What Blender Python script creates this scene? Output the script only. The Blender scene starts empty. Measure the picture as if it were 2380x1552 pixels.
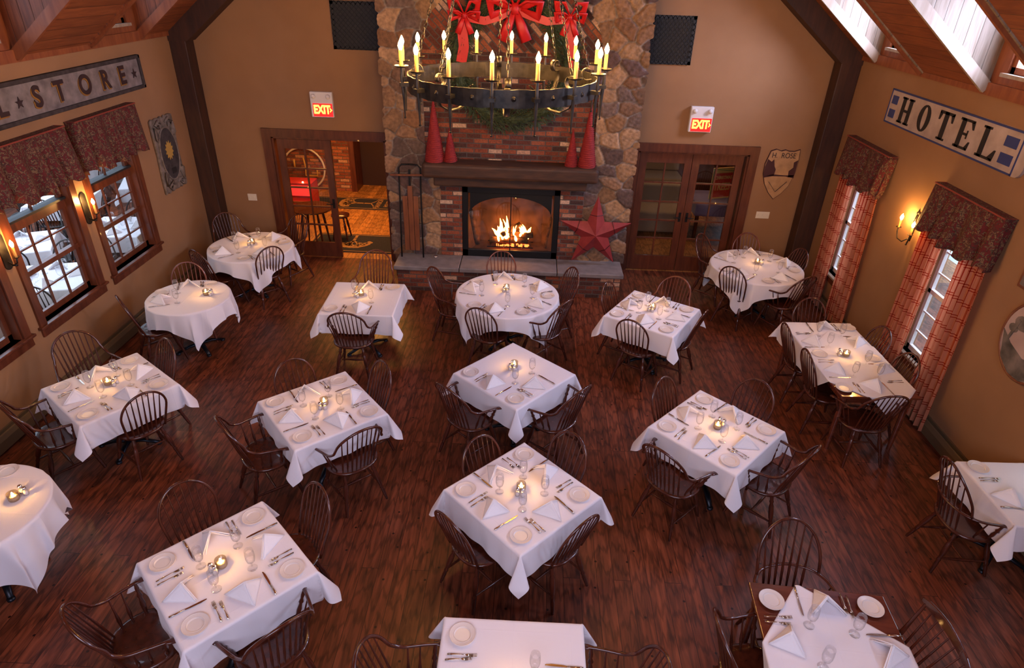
import bpy, math, random
import numpy as np
from mathutils import Vector, Matrix
PI = math.pi
S = bpy.context.scene
COL = S.collection
random.seed(7); RNG = np.random.RandomState(11)

# ---------------------------------------------------------------- camera, world, light, exposure
def camera():
    p, y, r, f, H = .5219, .0201, .0336, 1473.5, 4.5184
    cp, sp, cy, sy, cr, sr = math.cos(p), math.sin(p), math.cos(y), math.sin(y), math.cos(r), math.sin(r)
    Rz = Matrix(((cy, -sy, 0), (sy, cy, 0), (0, 0, 1)))
    fwd = Vector((0, cp, -sp)); up = Vector((0, sp, cp)); right = Vector((1, 0, 0))
    r2 = Rz @ (cr*right + sr*up); u2 = Rz @ (-sr*right + cr*up); b = -(Rz @ fwd)
    c = bpy.data.cameras.new('camera'); o = bpy.data.objects.new('camera', c); COL.objects.link(o)
    M = Matrix((r2, u2, b)).transposed().to_4x4(); M.translation = Vector((0, 0, H))
    o.matrix_world = M
    c.sensor_width = 36; c.sensor_fit = 'HORIZONTAL'; c.lens = 36*f/2380; c.clip_start = .05; c.clip_end = 200
    S.camera = o
camera()
S.view_settings.view_transform = 'Standard'; S.view_settings.look = 'None'
S.view_settings.gamma = 1.0; S.view_settings.use_curve_mapping = False
S.view_settings.exposure = 0.38
S.cycles.max_bounces = 7; S.cycles.diffuse_bounces = 4; S.cycles.glossy_bounces = 3
S.cycles.transmission_bounces = 6; S.cycles.transparent_max_bounces = 12
S.cycles.caustics_reflective = False; S.cycles.caustics_refractive = False
S.cycles.sample_clamp_indirect = 4.0

W = bpy.data.worlds.new('sky'); S.world = W; W.use_nodes = True
bg = W.node_tree.nodes['Background']; bg.inputs[0].default_value = (.72, .86, 1.0, 1); bg.inputs[1].default_value = 2.0

def area(name, loc, direction, sx, sy, watts, color):
    l = bpy.data.lights.new(name, 'AREA'); l.shape = 'RECTANGLE'; l.size = sx; l.size_y = sy
    l.energy = watts; l.color = color
    o = bpy.data.objects.new(name, l); COL.objects.link(o); o.location = loc
    o.rotation_euler = Vector(direction).to_track_quat('-Z', 'Y').to_euler()
    return o
DAY = (.72, .70, 1.0)
for yy, en in ((9.0, 230), (6.58, 200), (4.12, 110), (1.7, 80)):       # daylight through the right dormer windows
    area('daylight_right_dormer', (5.05, yy, 4.25), (-1, 0, -.55), 1.1, .8, en, (.64, .68, 1.0))
for yy in (8.7, 6.3, 3.9, 1.5):         # and the left ones
    area('daylight_left_dormer', (-5.75, yy, 4.25), (1, 0, -.55), 1.1, .8, 9, DAY)
for yy in (9.0, 6.6):                   # right wall windows
    area('daylight_right_window', (5.7, yy, 3.0), (-1, 0, -1.1), .9, 1.2, 45, DAY)
area('rear_daylight_fill', (-.3, -2.3, 4.9), (0, 1, -.42), 5.2, 2.6, 190, (.80, .74, 1.0))  # fill lamp added behind the camera, as daylight from an unseen gable opening
area('daylight_side_room', (-8.6, 9.0, 3.2), (.1, 0, -1), 4.5, 5.5, 120, (.55, .68, 1.0))
area('lobby_ceiling_light', (-3.4, 12.0, 2.75), (0, 0, -1), 1.6, 1.2, 95, (1.0, .44, .10))
area('side_lounge_light', (3.3, 12.6, 2.75), (0, 0, -1), 1.2, 1.2, 13, (1.0, .55, .28))

# ---------------------------------------------------------------- node helpers and materials
def srgb(r, g, b):
    f = lambda c: (c/255)/12.92 if c/255 <= .04045 else (((c/255)+.055)/1.055)**2.4
    return (f(r), f(g), f(b), 1)
class NT:
    def __init__(s, name):
        s.m = bpy.data.materials.new(name); s.m.use_nodes = True
        s.t = s.m.node_tree; s.b = s.t.nodes['Principled BSDF']; s.out = s.t.nodes['Material Output']
    def n(s, kind, **kw):
        x = s.t.nodes.new('ShaderNode'+kind)
        for k, v in kw.items():
            if k.startswith('i_'):
                key = k[2:].replace('_', ' ')
                x.inputs[int(key) if key.isdigit() else key].default_value = v
            else: setattr(x, k, v)
        return x
    def l(s, a, b): s.t.links.new(a, b)
    def set(s, **kw):
        for k, v in kw.items(): s.b.inputs[k.replace('_', ' ')].default_value = v
    def ramp(s, fac, stops, mode='LINEAR'):
        r = s.t.nodes.new('ShaderNodeValToRGB'); r.color_ramp.interpolation = mode
        e = r.color_ramp.elements
        while len(e) < len(stops): e.new(.5)
        for el, (p, c) in zip(e, stops): el.position = p; el.color = c
        s.l(fac, r.inputs[0]); return r.outputs[0]
    def coords(s, scale=(1, 1, 1), rot=(0, 0, 0), out='Object'):
        tc = s.n('TexCoord'); mp = s.n('Mapping'); mp.inputs['Scale'].default_value = scale; mp.inputs['Rotation'].default_value = rot
        s.l(tc.outputs[out], mp.inputs[0]); return mp.outputs[0]
    def bump(s, h, strength=.3, dist=.01):
        b = s.n('Bump'); b.inputs['Strength'].default_value = strength; b.inputs['Distance'].default_value = dist
        s.l(h, b.inputs['Height']); s.l(b.outputs[0], s.b.inputs['Normal'])
def noisy(name, c1, c2, rough=.5, scale=8, stretch=(1, 1, 1), bump=.0, metallic=0, coat=0, detail=6, dist=.004):
    t = NT(name); co = t.coords(stretch)
    n = t.n('TexNoise'); n.inputs['Scale'].default_value = scale; n.inputs['Detail'].default_value = detail; t.l(co, n.inputs[0])
    t.l(t.ramp(n.outputs[0], [(.3, c1), (.7, c2)]), t.b.inputs['Base Color'])
    t.set(Roughness=rough, Metallic=metallic); t.b.inputs['Coat Weight'].default_value = coat
    if bump: t.bump(n.outputs[0], bump, dist)
    return t.m
def plain(name, c, rough=.5, metallic=0): 
    t = NT(name); t.set(Base_Color=c, Roughness=rough, Metallic=metallic); return t.m
def glow(name, c, strength):
    t = NT(name); t.set(Base_Color=(0, 0, 0, 1)); t.b.inputs['Emission Color'].default_value = c; t.b.inputs['Emission Strength'].default_value = strength
    return t.m
def thin_glass(name, tint=(1, 1, 1, 1), gloss=.12, rough=.02):
    t = NT(name); t.t.nodes.remove(t.b)
    tr = t.n('BsdfTransparent'); tr.inputs[0].default_value = tint
    g = t.n('BsdfGlossy'); g.inputs['Roughness'].default_value = rough
    lw = t.n('LayerWeight'); lw.inputs[0].default_value = .16
    mul = t.n('Math', operation='MULTIPLY_ADD'); mul.inputs[1].default_value = .4; mul.inputs[2].default_value = gloss*.4
    t.l(lw.outputs['Fresnel'], mul.inputs[0])
    mx = t.n('MixShader'); t.l(mul.outputs[0], mx.inputs[0]); t.l(tr.outputs[0], mx.inputs[1]); t.l(g.outputs[0], mx.inputs[2])
    t.l(mx.outputs[0], t.out.inputs[0]); return t.m

def floor_material(name, dark, mid, light, rough=.33, plank=.145):
    t = NT(name); co = t.coords(rot=(0, 0, PI/2))
    br = t.n('TexBrick', offset=.37, offset_frequency=3); t.l(co, br.inputs[0])
    br.inputs['Scale'].default_value = 1; br.inputs['Brick Width'].default_value = 2.7; br.inputs['Row Height'].default_value = plank
    br.inputs['Mortar Size'].default_value = .0022; br.inputs['Mortar Smooth'].default_value = .2
    br.inputs['Color1'].default_value = (0, 0, 0, 1); br.inputs['Color2'].default_value = (1, 1, 1, 1); br.inputs['Mortar'].default_value = (.5, .5, .5, 1)
    # grain: stretched along the boards, offset board by board
    tc = t.n('TexCoord'); off = t.n('VectorMath', operation='SCALE'); off.inputs['Scale'].default_value = 9.0; t.l(br.outputs['Color'], off.inputs[0])
    ad = t.n('VectorMath', operation='ADD'); t.l(tc.outputs['Object'], ad.inputs[0]); t.l(off.outputs[0], ad.inputs[1])
    mp = t.n('Mapping'); mp.inputs['Scale'].default_value = (16, 1.6, 1); t.l(ad.outputs[0], mp.inputs[0])
    n1 = t.n('TexNoise'); n1.inputs['Scale'].default_value = 1.6; n1.inputs['Detail'].default_value = 8; n1.inputs['Distortion'].default_value = .6; t.l(mp.outputs[0], n1.inputs[0])
    mp2 = t.n('Mapping'); mp2.inputs['Scale'].default_value = (9, .9, 1); t.l(ad.outputs[0], mp2.inputs[0])
    wv = t.n('TexWave', wave_type='RINGS'); wv.inputs['Scale'].default_value = 1.5; wv.inputs['Distortion'].default_value = 7; wv.inputs['Detail'].default_value = 3; wv.inputs['Detail Scale'].default_value = 1.4; t.l(mp2.outputs[0], wv.inputs[0])
    wr = t.ramp(wv.outputs[0], [(.0, (0, 0, 0, 1)), (.28, (1, 1, 1, 1))])
    base = t.ramp(n1.outputs[0], [(.30, dark), (.5, mid), (.72, light)])
    m1 = t.n('MixRGB', blend_type='MULTIPLY'); m1.inputs[0].default_value = .42; t.l(base, m1.inputs[1]); t.l(wr, m1.inputs[2])
    tone = t.ramp(br.outputs['Color'], [(0, (.62, .60, .60, 1)), (.5, (.95, .9, .88, 1)), (1, (1.25, 1.2, 1.15, 1))])
    m2 = t.n('MixRGB', blend_type='MULTIPLY'); m2.inputs[0].default_value = .8; t.l(m1.outputs[0], m2.inputs[1]); t.l(tone, m2.inputs[2])
    m3 = t.n('MixRGB', blend_type='MIX'); t.l(br.outputs['Fac'], m3.inputs[0]); t.l(m2.outputs[0], m3.inputs[1]); m3.inputs[2].default_value = (dark[0]*.3, dark[1]*.3, dark[2]*.3, 1)
    # dark pegs at the board ends
    v = t.n('TexVoronoi', voronoi_dimensions='2D'); v.inputs['Scale'].default_value = 3.0; v.inputs['Randomness'].default_value = .9; t.l(tc.outputs['Object'], v.inputs[0])
    pg = t.ramp(v.outputs['Distance'], [(.0, (1, 1, 1, 1)), (.028, (1, 1, 1, 1)), (.036, (0, 0, 0, 1))])
    m4 = t.n('MixRGB', blend_type='MIX'); t.l(pg, m4.inputs[0]); t.l(m3.outputs[0], m4.inputs[1]); m4.inputs[2].default_value = (dark[0]*.35, dark[1]*.35, dark[2]*.35, 1)
    t.l(m4.outputs[0], t.b.inputs['Base Color'])
    rr = t.ramp(n1.outputs[0], [(.2, (rough+.16,)*3+(1,)), (.8, (rough-.03,)*3+(1,))]); t.l(rr, t.b.inputs['Roughness'])
    t.bump(m1.outputs[0], .25, .003)
    return t.m
def brick_material(name, plane='XZ', stops=None, mortar=(.10, .085, .075, 1), w=.215, h=.072, herring=False):
    t = NT(name); tc = t.n('TexCoord'); sp = t.n('SeparateXYZ'); cb = t.n('CombineXYZ'); t.l(tc.outputs['Object'], sp.inputs[0])
    a, b = {'XZ': ('X', 'Z'), 'YZ': ('Y', 'Z')}[plane]
    t.l(sp.outputs[a], cb.inputs['X']); t.l(sp.outputs[b], cb.inputs['Y'])
    nz = t.n('TexNoise'); nz.inputs['Scale'].default_value = 9; t.l(tc.outputs['Object'], nz.inputs[0])
    sc = t.n('VectorMath', operation='SCALE'); sc.inputs['Scale'].default_value = .014; t.l(nz.outputs['Color'], sc.inputs[0])
    ad = t.n('VectorMath', operation='ADD'); t.l(cb.outputs[0], ad.inputs[0]); t.l(sc.outputs[0], ad.inputs[1])
    src = ad.outputs[0]
    if herring:
        mp = t.n('Mapping'); mp.inputs['Rotation'].default_value = (0, 0, PI/4); t.l(src, mp.inputs[0]); src = mp.outputs[0]
    br = t.n('TexBrick', offset=.5); t.l(src, br.inputs[0]); br.inputs['Scale'].default_value = 1
    br.inputs['Brick Width'].default_value = w; br.inputs['Row Height'].default_value = h; br.inputs['Mortar Size'].default_value = .0085; br.inputs['Mortar Smooth'].default_value = .35
    br.inputs['Color1'].default_value = (0, 0, 0, 1); br.inputs['Color2'].default_value = (1, 1, 1, 1); br.inputs['Mortar'].default_value = (.4, .4, .4, 1)
    n2 = t.n('TexNoise'); n2.inputs['Scale'].default_value = 45; n2.inputs['Detail'].default_value = 6; t.l(tc.outputs['Object'], n2.inputs[0])
    mm = t.n('MixRGB', blend_type='OVERLAY'); mm.inputs[0].default_value = .75; t.l(t.ramp(br.outputs['Color'], stops), mm.inputs[1]); t.l(n2.outputs[0], mm.inputs[2])
    mx = t.n('MixRGB'); t.l(br.outputs['Fac'], mx.inputs[0]); t.l(mm.outputs[0], mx.inputs[1]); mx.inputs[2].default_value = mortar
    t.l(mx.outputs[0], t.b.inputs['Base Color']); t.set(Roughness=.85)
    inv = t.n('Math', operation='SUBTRACT'); inv.inputs[0].default_value = 1; t.l(br.outputs['Fac'], inv.inputs[1])
    hh = t.n('Math', operation='MULTIPLY_ADD'); t.l(n2.outputs[0], hh.inputs[0]); hh.inputs[1].default_value = .25; t.l(inv.outputs[0], hh.inputs[2])
    t.bump(hh.outputs[0], .8, .012); return t.m
REDB = [(0, (.045, .022, .018, 1)), (.3, (.10, .028, .018, 1)), (.62, (.22, .052, .024, 1)), (.84, (.30, .09, .04, 1)), (.93, (.5, .3, .2, 1)), (1, (.55, .38, .27, 1))]
ORGB = [(0, (.13, .03, .015, 1)), (.4, (.30, .075, .028, 1)), (.8, (.42, .13, .05, 1)), (1, (.6, .36, .2, 1))]
def board_material(name, c1, c2, axis='X', width=.14, rough=.5, grain=1.0):
    """tongue-and-groove boards running along one axis; axis = direction across the boards"""
    t = NT(name); tc = t.n('TexCoord'); sp = t.n('SeparateXYZ'); t.l(tc.outputs['Object'], sp.inputs[0])
    dv = t.n('Math', operation='DIVIDE'); t.l(sp.outputs[axis], dv.inputs[0]); dv.inputs[1].default_value = width
    fr = t.n('Math', operation='FRACT'); t.l(dv.outputs[0], fr.inputs[0]); fl = t.n('Math', operation='FLOOR'); t.l(dv.outputs[0], fl.inputs[0])
    wn = t.n('TexWhiteNoise', noise_dimensions='1D'); t.l(fl.outputs[0], wn.inputs['W'])
    st = {'X': (14, 1.3, 1.3), 'Y': (1.3, 14, 1.3), 'Z': (1.3, 1.3, 14)}[axis]
    mp = t.n('Mapping'); mp.inputs['Scale'].default_value = st; t.l(tc.outputs['Object'], mp.inputs[0]); t.l(wn.outputs['Color'], mp.inputs['Location'])
    n = t.n('TexNoise'); n.inputs['Scale'].default_value = 2.2*grain; n.inputs['Detail'].default_value = 7; n.inputs['Distortion'].default_value = .7; t.l(mp.outputs[0], n.inputs[0])
    c = t.ramp(n.outputs[0], [(.3, c1), (.7, c2)])
    tn = t.ramp(wn.outputs['Value'], [(0, (.78, .76, .74, 1)), (1, (1.1, 1.1, 1.1, 1))])
    m = t.n('MixRGB', blend_type='MULTIPLY'); m.inputs[0].default_value = 1; t.l(c, m.inputs[1]); t.l(tn, m.inputs[2])
    gv = t.ramp(fr.outputs[0], [(.0, (.22, .22, .22, 1)), (.035, (1, 1, 1, 1)), (.965, (1, 1, 1, 1)), (1, (.22, .22, .22, 1))])
    m2 = t.n('MixRGB', blend_type='MULTIPLY'); m2.inputs[0].default_value = 1; t.l(m.outputs[0], m2.inputs[1]); t.l(gv, m2.inputs[2])
    t.l(m2.outputs[0], t.b.inputs['Base Color']); t.set(Roughness=rough); t.bump(gv, .5, .006); return t.m
def wood(name, c1, c2, rough=.35, coat=.2, stretch=(6, 6, 1.0), scale=3): return noisy(name, c1, c2, rough, scale, stretch, .12, 0, coat, 6, .002)
def cloth_material(name, c, rough=.85, sheen=.2):
    t = NT(name); co = t.coords()
    n = t.n('TexNoise'); n.inputs['Scale'].default_value = 6; n.inputs['Detail'].default_value = 5; n.inputs['Distortion'].default_value = .4; t.l(co, n.inputs[0])
    w = t.n('TexNoise'); w.inputs['Scale'].default_value = 600; t.l(co, w.inputs[0])
    ad = t.n('Math', operation='MULTIPLY_ADD'); t.l(w.outputs[0], ad.inputs[0]); ad.inputs[1].default_value = .03; t.l(n.outputs[0], ad.inputs[2])
    tc = t.n('TexCoord'); sp = t.n('SeparateXYZ'); t.l(tc.outputs['Object'], sp.inputs[0]); tot = ad.outputs[0]
    for ax in 'XY':
        m = t.n('Math', operation='PINGPONG'); t.l(sp.outputs[ax], m.inputs[0]); m.inputs[1].default_value = .19
        r_ = t.ramp(m.outputs[0], [(0, (1, 1, 1, 1)), (.006, (0, 0, 0, 1))]); a2 = t.n('Math', operation='MULTIPLY_ADD'); t.l(r_, a2.inputs[0]); a2.inputs[1].default_value = .22; t.l(tot, a2.inputs[2]); tot = a2.outputs[0]
    t.set(Base_Color=c, Roughness=rough); t.b.inputs['Sheen Weight'].default_value = sheen
    t.bump(tot, .35, .008); return t.m
def floral_material(name):
    t = NT(name); co = t.coords()
    v = t.n('TexVoronoi'); v.inputs['Scale'].default_value = 17; t.l(co, v.inputs[0])
    n = t.n('TexNoise'); n.inputs['Scale'].default_value = 26; n.inputs['Detail'].default_value = 5; n.inputs['Distortion'].default_value = 1.5; t.l(co, n.inputs[0])
    c = t.ramp(n.outputs[0], [(.38, (.15, .012, .012, 1)), (.47, (.12, .014, .010, 1)), (.52, (.030, .034, .022, 1)), (.585, (.30, .17, .08, 1)), (.65, (.07, .008, .008, 1))])
    c2 = t.ramp(v.outputs['Distance'], [(.1, (.42, .26, .14, 1)), (.2, (.25, .03, .02, 1)), (.45, (.55, .5, .5, 1))])
    m = t.n('MixRGB', blend_type='MULTIPLY'); m.inputs[0].default_value = .45; t.l(c, m.inputs[1]); t.l(c2, m.inputs[2])
    t.l(m.outputs[0], t.b.inputs['Base Color']); t.set(Roughness=.9); return t.m
def plaid_material(name):
    t = NT(name); tc = t.n('TexCoord'); sp = t.n('SeparateXYZ'); t.l(tc.outputs['UV'], sp.inputs[0])
    def lines(sock, freq, stops):
        m = t.n('Math', operation='MULTIPLY'); t.l(sock, m.inputs[0]); m.inputs[1].default_value = freq
        f = t.n('Math', operation='FRACT'); t.l(m.outputs[0], f.inputs[0]); return t.ramp(f.outputs[0], stops, 'CONSTANT')
    w1, r1, o = (1, 1, 1, 1), (.55, .13, .10, 1), (.85, .5, .35, 1)
    a = lines(sp.outputs[0], 5, [(0, w1), (.30, r1), (.36, w1), (.42, r1), (.48, w1), (.72, o), (.86, w1)])
    b = lines(sp.outputs[1], 13, [(0, w1), (.1, r1), (.16, w1), (.26, r1), (.32, w1)])
    m = t.n('MixRGB', blend_type='MULTIPLY'); m.inputs[0].default_value = 1; t.l(a, m.inputs[1]); t.l(b, m.inputs[2])
    m2 = t.n('MixRGB', blend_type='MULTIPLY'); m2.inputs[0].default_value = 1; t.l(m.outputs[0], m2.inputs[1]); m2.inputs[2].default_value = (.66, .25, .14, 1)
    t.t.nodes.remove(t.b)
    d = t.n('BsdfDiffuse'); tl = t.n('BsdfTranslucent'); t.l(m2.outputs[0], d.inputs[0]); t.l(m2.outputs[0], tl.inputs[0])
    mx = t.n('MixShader'); mx.inputs[0].default_value = .4; t.l(d.outputs[0], mx.inputs[1]); t.l(tl.outputs[0], mx.inputs[2]); t.l(mx.outputs[0], t.out.inputs[0]); return t.m

M = dict(
 floor=floor_material('oak_floor', (.060, .016, .007, 1), (.165, .045, .020, 1), (.27, .078, .036, 1)),
 lobby_floor=floor_material('honey_oak_floor', (.32, .13, .04, 1), (.46, .20, .06, 1), (.55, .26, .09, 1), .35),
 wall=noisy('tan_plaster', (.300, .152, .066, 1), (.325, .168, .075, 1), .8, 3, bump=.12),
 wall_grey=noisy('grey_plaster', (.35, .35, .36, 1), (.4, .4, .41, 1), .8, 3),
 trim=wood('cherry_trim', (.075, .018, .008, 1), (.15, .04, .016, 1), .38, .15),
 beam=wood('dark_timber', (.030, .011, .006, 1), (.065, .022, .010, 1), .6, 0),
 ceiling=board_material('red_pine_boards', (.17, .045, .016, 1), (.30, .09, .03, 1), 'X', .13, .5),
 cheek=board_material('pale_pine_boards', (.20, .14, .085, 1), (.34, .265, .19, 1), 'X', .135, .6),
 ceil_trim=wood('red_pine_trim', (.19, .05, .018, 1), (.30, .09, .03, 1), .45, .1),
 pale_trim=wood('pale_pine_trim', (.30, .22, .15, 1), (.42, .34, .26, 1), .5, .1),
 chair=wood('chair_mahogany', (.036, .008, .004, 1), (.095, .021, .010, 1), .26, .5),
 chair_red=wood('chair_cherry', (.085, .019, .009, 1), (.17, .04, .018, 1), .28, .5),
 chair_black=plain('black_painted_wood', (.015, .013, .013, 1), .4),
 table=wood('table_cherry', (.085, .018, .009, 1), (.16, .038, .018, 1), .16, .7, (1, 6, 6)),
 iron=noisy('wrought_iron', (.022, .019, .017, 1), (.06, .05, .042, 1), .42, 14, bump=.3, metallic=.8),
 blackmetal=plain('black_metal', (.012, .012, .013, 1), .45, .5),
 cast=plain('cast_iron_base', (.01, .012, .018, 1), .35, .6),
 cloth=cloth_material('white_table_linen', (.80, .76, .80, 1)),
 napkin=cloth_material('white_napkin', (.86, .83, .85, 1)),
 china=plain('white_china', (.76, .68, .63, 1), .28),
 silver=plain('silver', (.62, .52, .42, 1), .18, 1),
 chrome=plain('chrome_cap', (.8, .8, .8, 1), .12, 1),
 glass=thin_glass('clear_glass', (.985, .985, .985, 1), .05, .03),
 votive=thin_glass('votive_glass', (.97, .9, .78, 1), .25, .05),
 pane=thin_glass('window_pane', (.93, .95, .96, 1), .06, .01),
 wax=plain('votive_wax', (.9, .75, .5, 1), .5),
 flame=glow('candle_flame', (1, .55, .16, 1), 420),
 bulb=glow('candle_bulb', (1, .52, .15, 1), 860),
 sconce_bulb=glow('sconce_bulb', (1, .52, .15, 1), 520),
 sleeve=plain('ivory_candle_sleeve', (.62, .34, .08, 1), .5),
 fire=glow('fire', (1, .30, .05, 1), 22), ember=glow('embers', (1, .12, .02, 1), 5),
 log=noisy('charred_log', (.02, .012, .008, 1), (.2, .09, .04, 1), .9, 14),
 firebox=noisy('firebrick', (.05, .025, .015, 1), (.16, .08, .045, 1), .9, 6),
 brick=brick_material('old_red_brick', 'XZ', REDB),
 brick_bright=brick_material('orange_brick', 'XZ', ORGB, (.12, .09, .07, 1)),
 herring=brick_material('herringbone_brick', 'XZ', REDB, herring=True),
 bluestone=noisy('bluestone_slab', (.17, .15, .15, 1), (.25, .22, .215, 1), .6, 7, bump=.3),
 mantel=wood('mantel_timber', (.026, .010, .005, 1), (.070, .027, .012, 1), .65, 0, (1, 5, 5), 4),
 red_metal=noisy('red_star_metal', (.20, .015, .018, 1), (.30, .03, .032, 1), .5, 7),
 twig=noisy('red_twine', (.15, .006, .006, 1), (.34, .02, .018, 1), .8, 60, (1, 1, 6), .5),
 ribbon=plain('red_ribbon', (.55, .012, .012, 1), .5),
 fir=noisy('fir_needles', (.02, .035, .014, 1), (.07, .10, .04, 1), .8, 40),
 sled=wood('sled_wood', (.14, .04, .016, 1), (.25, .085, .03, 1), .45, .1),
 white_plastic=plain('white_plastic', (.78, .74, .72, 1), .4),
 cream=plain('cream_switch', (.75, .68, .55, 1), .4),
 exit_red=glow('exit_panel_red', (1, .012, .012, 1), 1.6), exit_letter=glow('exit_letters', (1, .45, .03, 1), 7),
 sign_white=noisy('weathered_white_paint', (.13, .105, .10, 1), (.26, .22, .21, 1), .8, 9),
 sign_cream=noisy('aged_cream_paint', (.36, .27, .22, 1), (.52, .41, .35, 1), .7, 5),
 sign_frame=noisy('weathered_grey_frame', (.018, .013, .012, 1), (.06, .045, .042, 1), .8, 12),
 letter=plain('dark_letter_paint', (.03, .012, .012, 1), .6), gold=plain('gold_paint', (.26, .12, .02, 1), .5),
 blue=plain('blue_paint', (.03, .045, .16, 1), .6), blackpaint=plain('black_paint', (.012, .010, .010, 1), .6),
 plaque=noisy('tan_plaque_paint', (.36, .20, .09, 1), (.50, .29, .14, 1), .7, 10), darkred=plain('dark_red_paint', (.055, .012, .014, 1), .7),
 ornate=noisy('carved_grey_frame', (.10, .075, .05, 1), (.22, .17, .14, 1), .7, 18), sunglow=plain('ochre_paint', (.42, .24, .05, 1), .6),
 floral=floral_material('dark_red_floral'), plaid=plaid_material('sheer_plaid'),
 rod=plain('red_piping', (.28, .05, .03, 1), .6),
 rug=noisy('charcoal_rug', (.010, .009, .018, 1), (.022, .020, .038, 1), .95, 60), rug_line=plain('tan_rug_weave', (.34, .17, .07, 1), .9),
 redlit=glow('red_lit_shelf', (1, .03, .02, 1), 1.1), redpaint=plain('red_cabinet_paint', (.45, .02, .015, 1), .4),
 heater=plain('beige_heater_metal', (.17, .115, .06, 1), .5, .2),
 tan=cloth_material('tan_cover', (.30, .22, .14, 1)), purple=cloth_material('purple_throw', (.12, .07, .14, 1)), darkwall=plain('dark_panelling', (.035, .012, .008, 1), .7),
 skywin=glow('bright_window', (.6, .75, 1, 1), 1.3), signred=plain('sign_red', (.72, .05, .02, 1), .5), signyel=plain('sign_yellow', (.85, .48, .12, 1), .5), signgreen=plain('sign_green', (.07, .16, .03, 1), .5),
 grille=plain('grille_black', (.012, .011, .010, 1), .6), painting=noisy('painted_landscape', (.03, .03, .02, 1), (.22, .18, .15, 1), .6, 7), pale=noisy('painted_sky', (.40, .28, .24, 1), (.50, .38, .33, 1), .6, 4),
 snow=noisy('overcast_snow', (.7, .8, .9, 1), (.9, .95, 1, 1), .9, 2),
)

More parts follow.
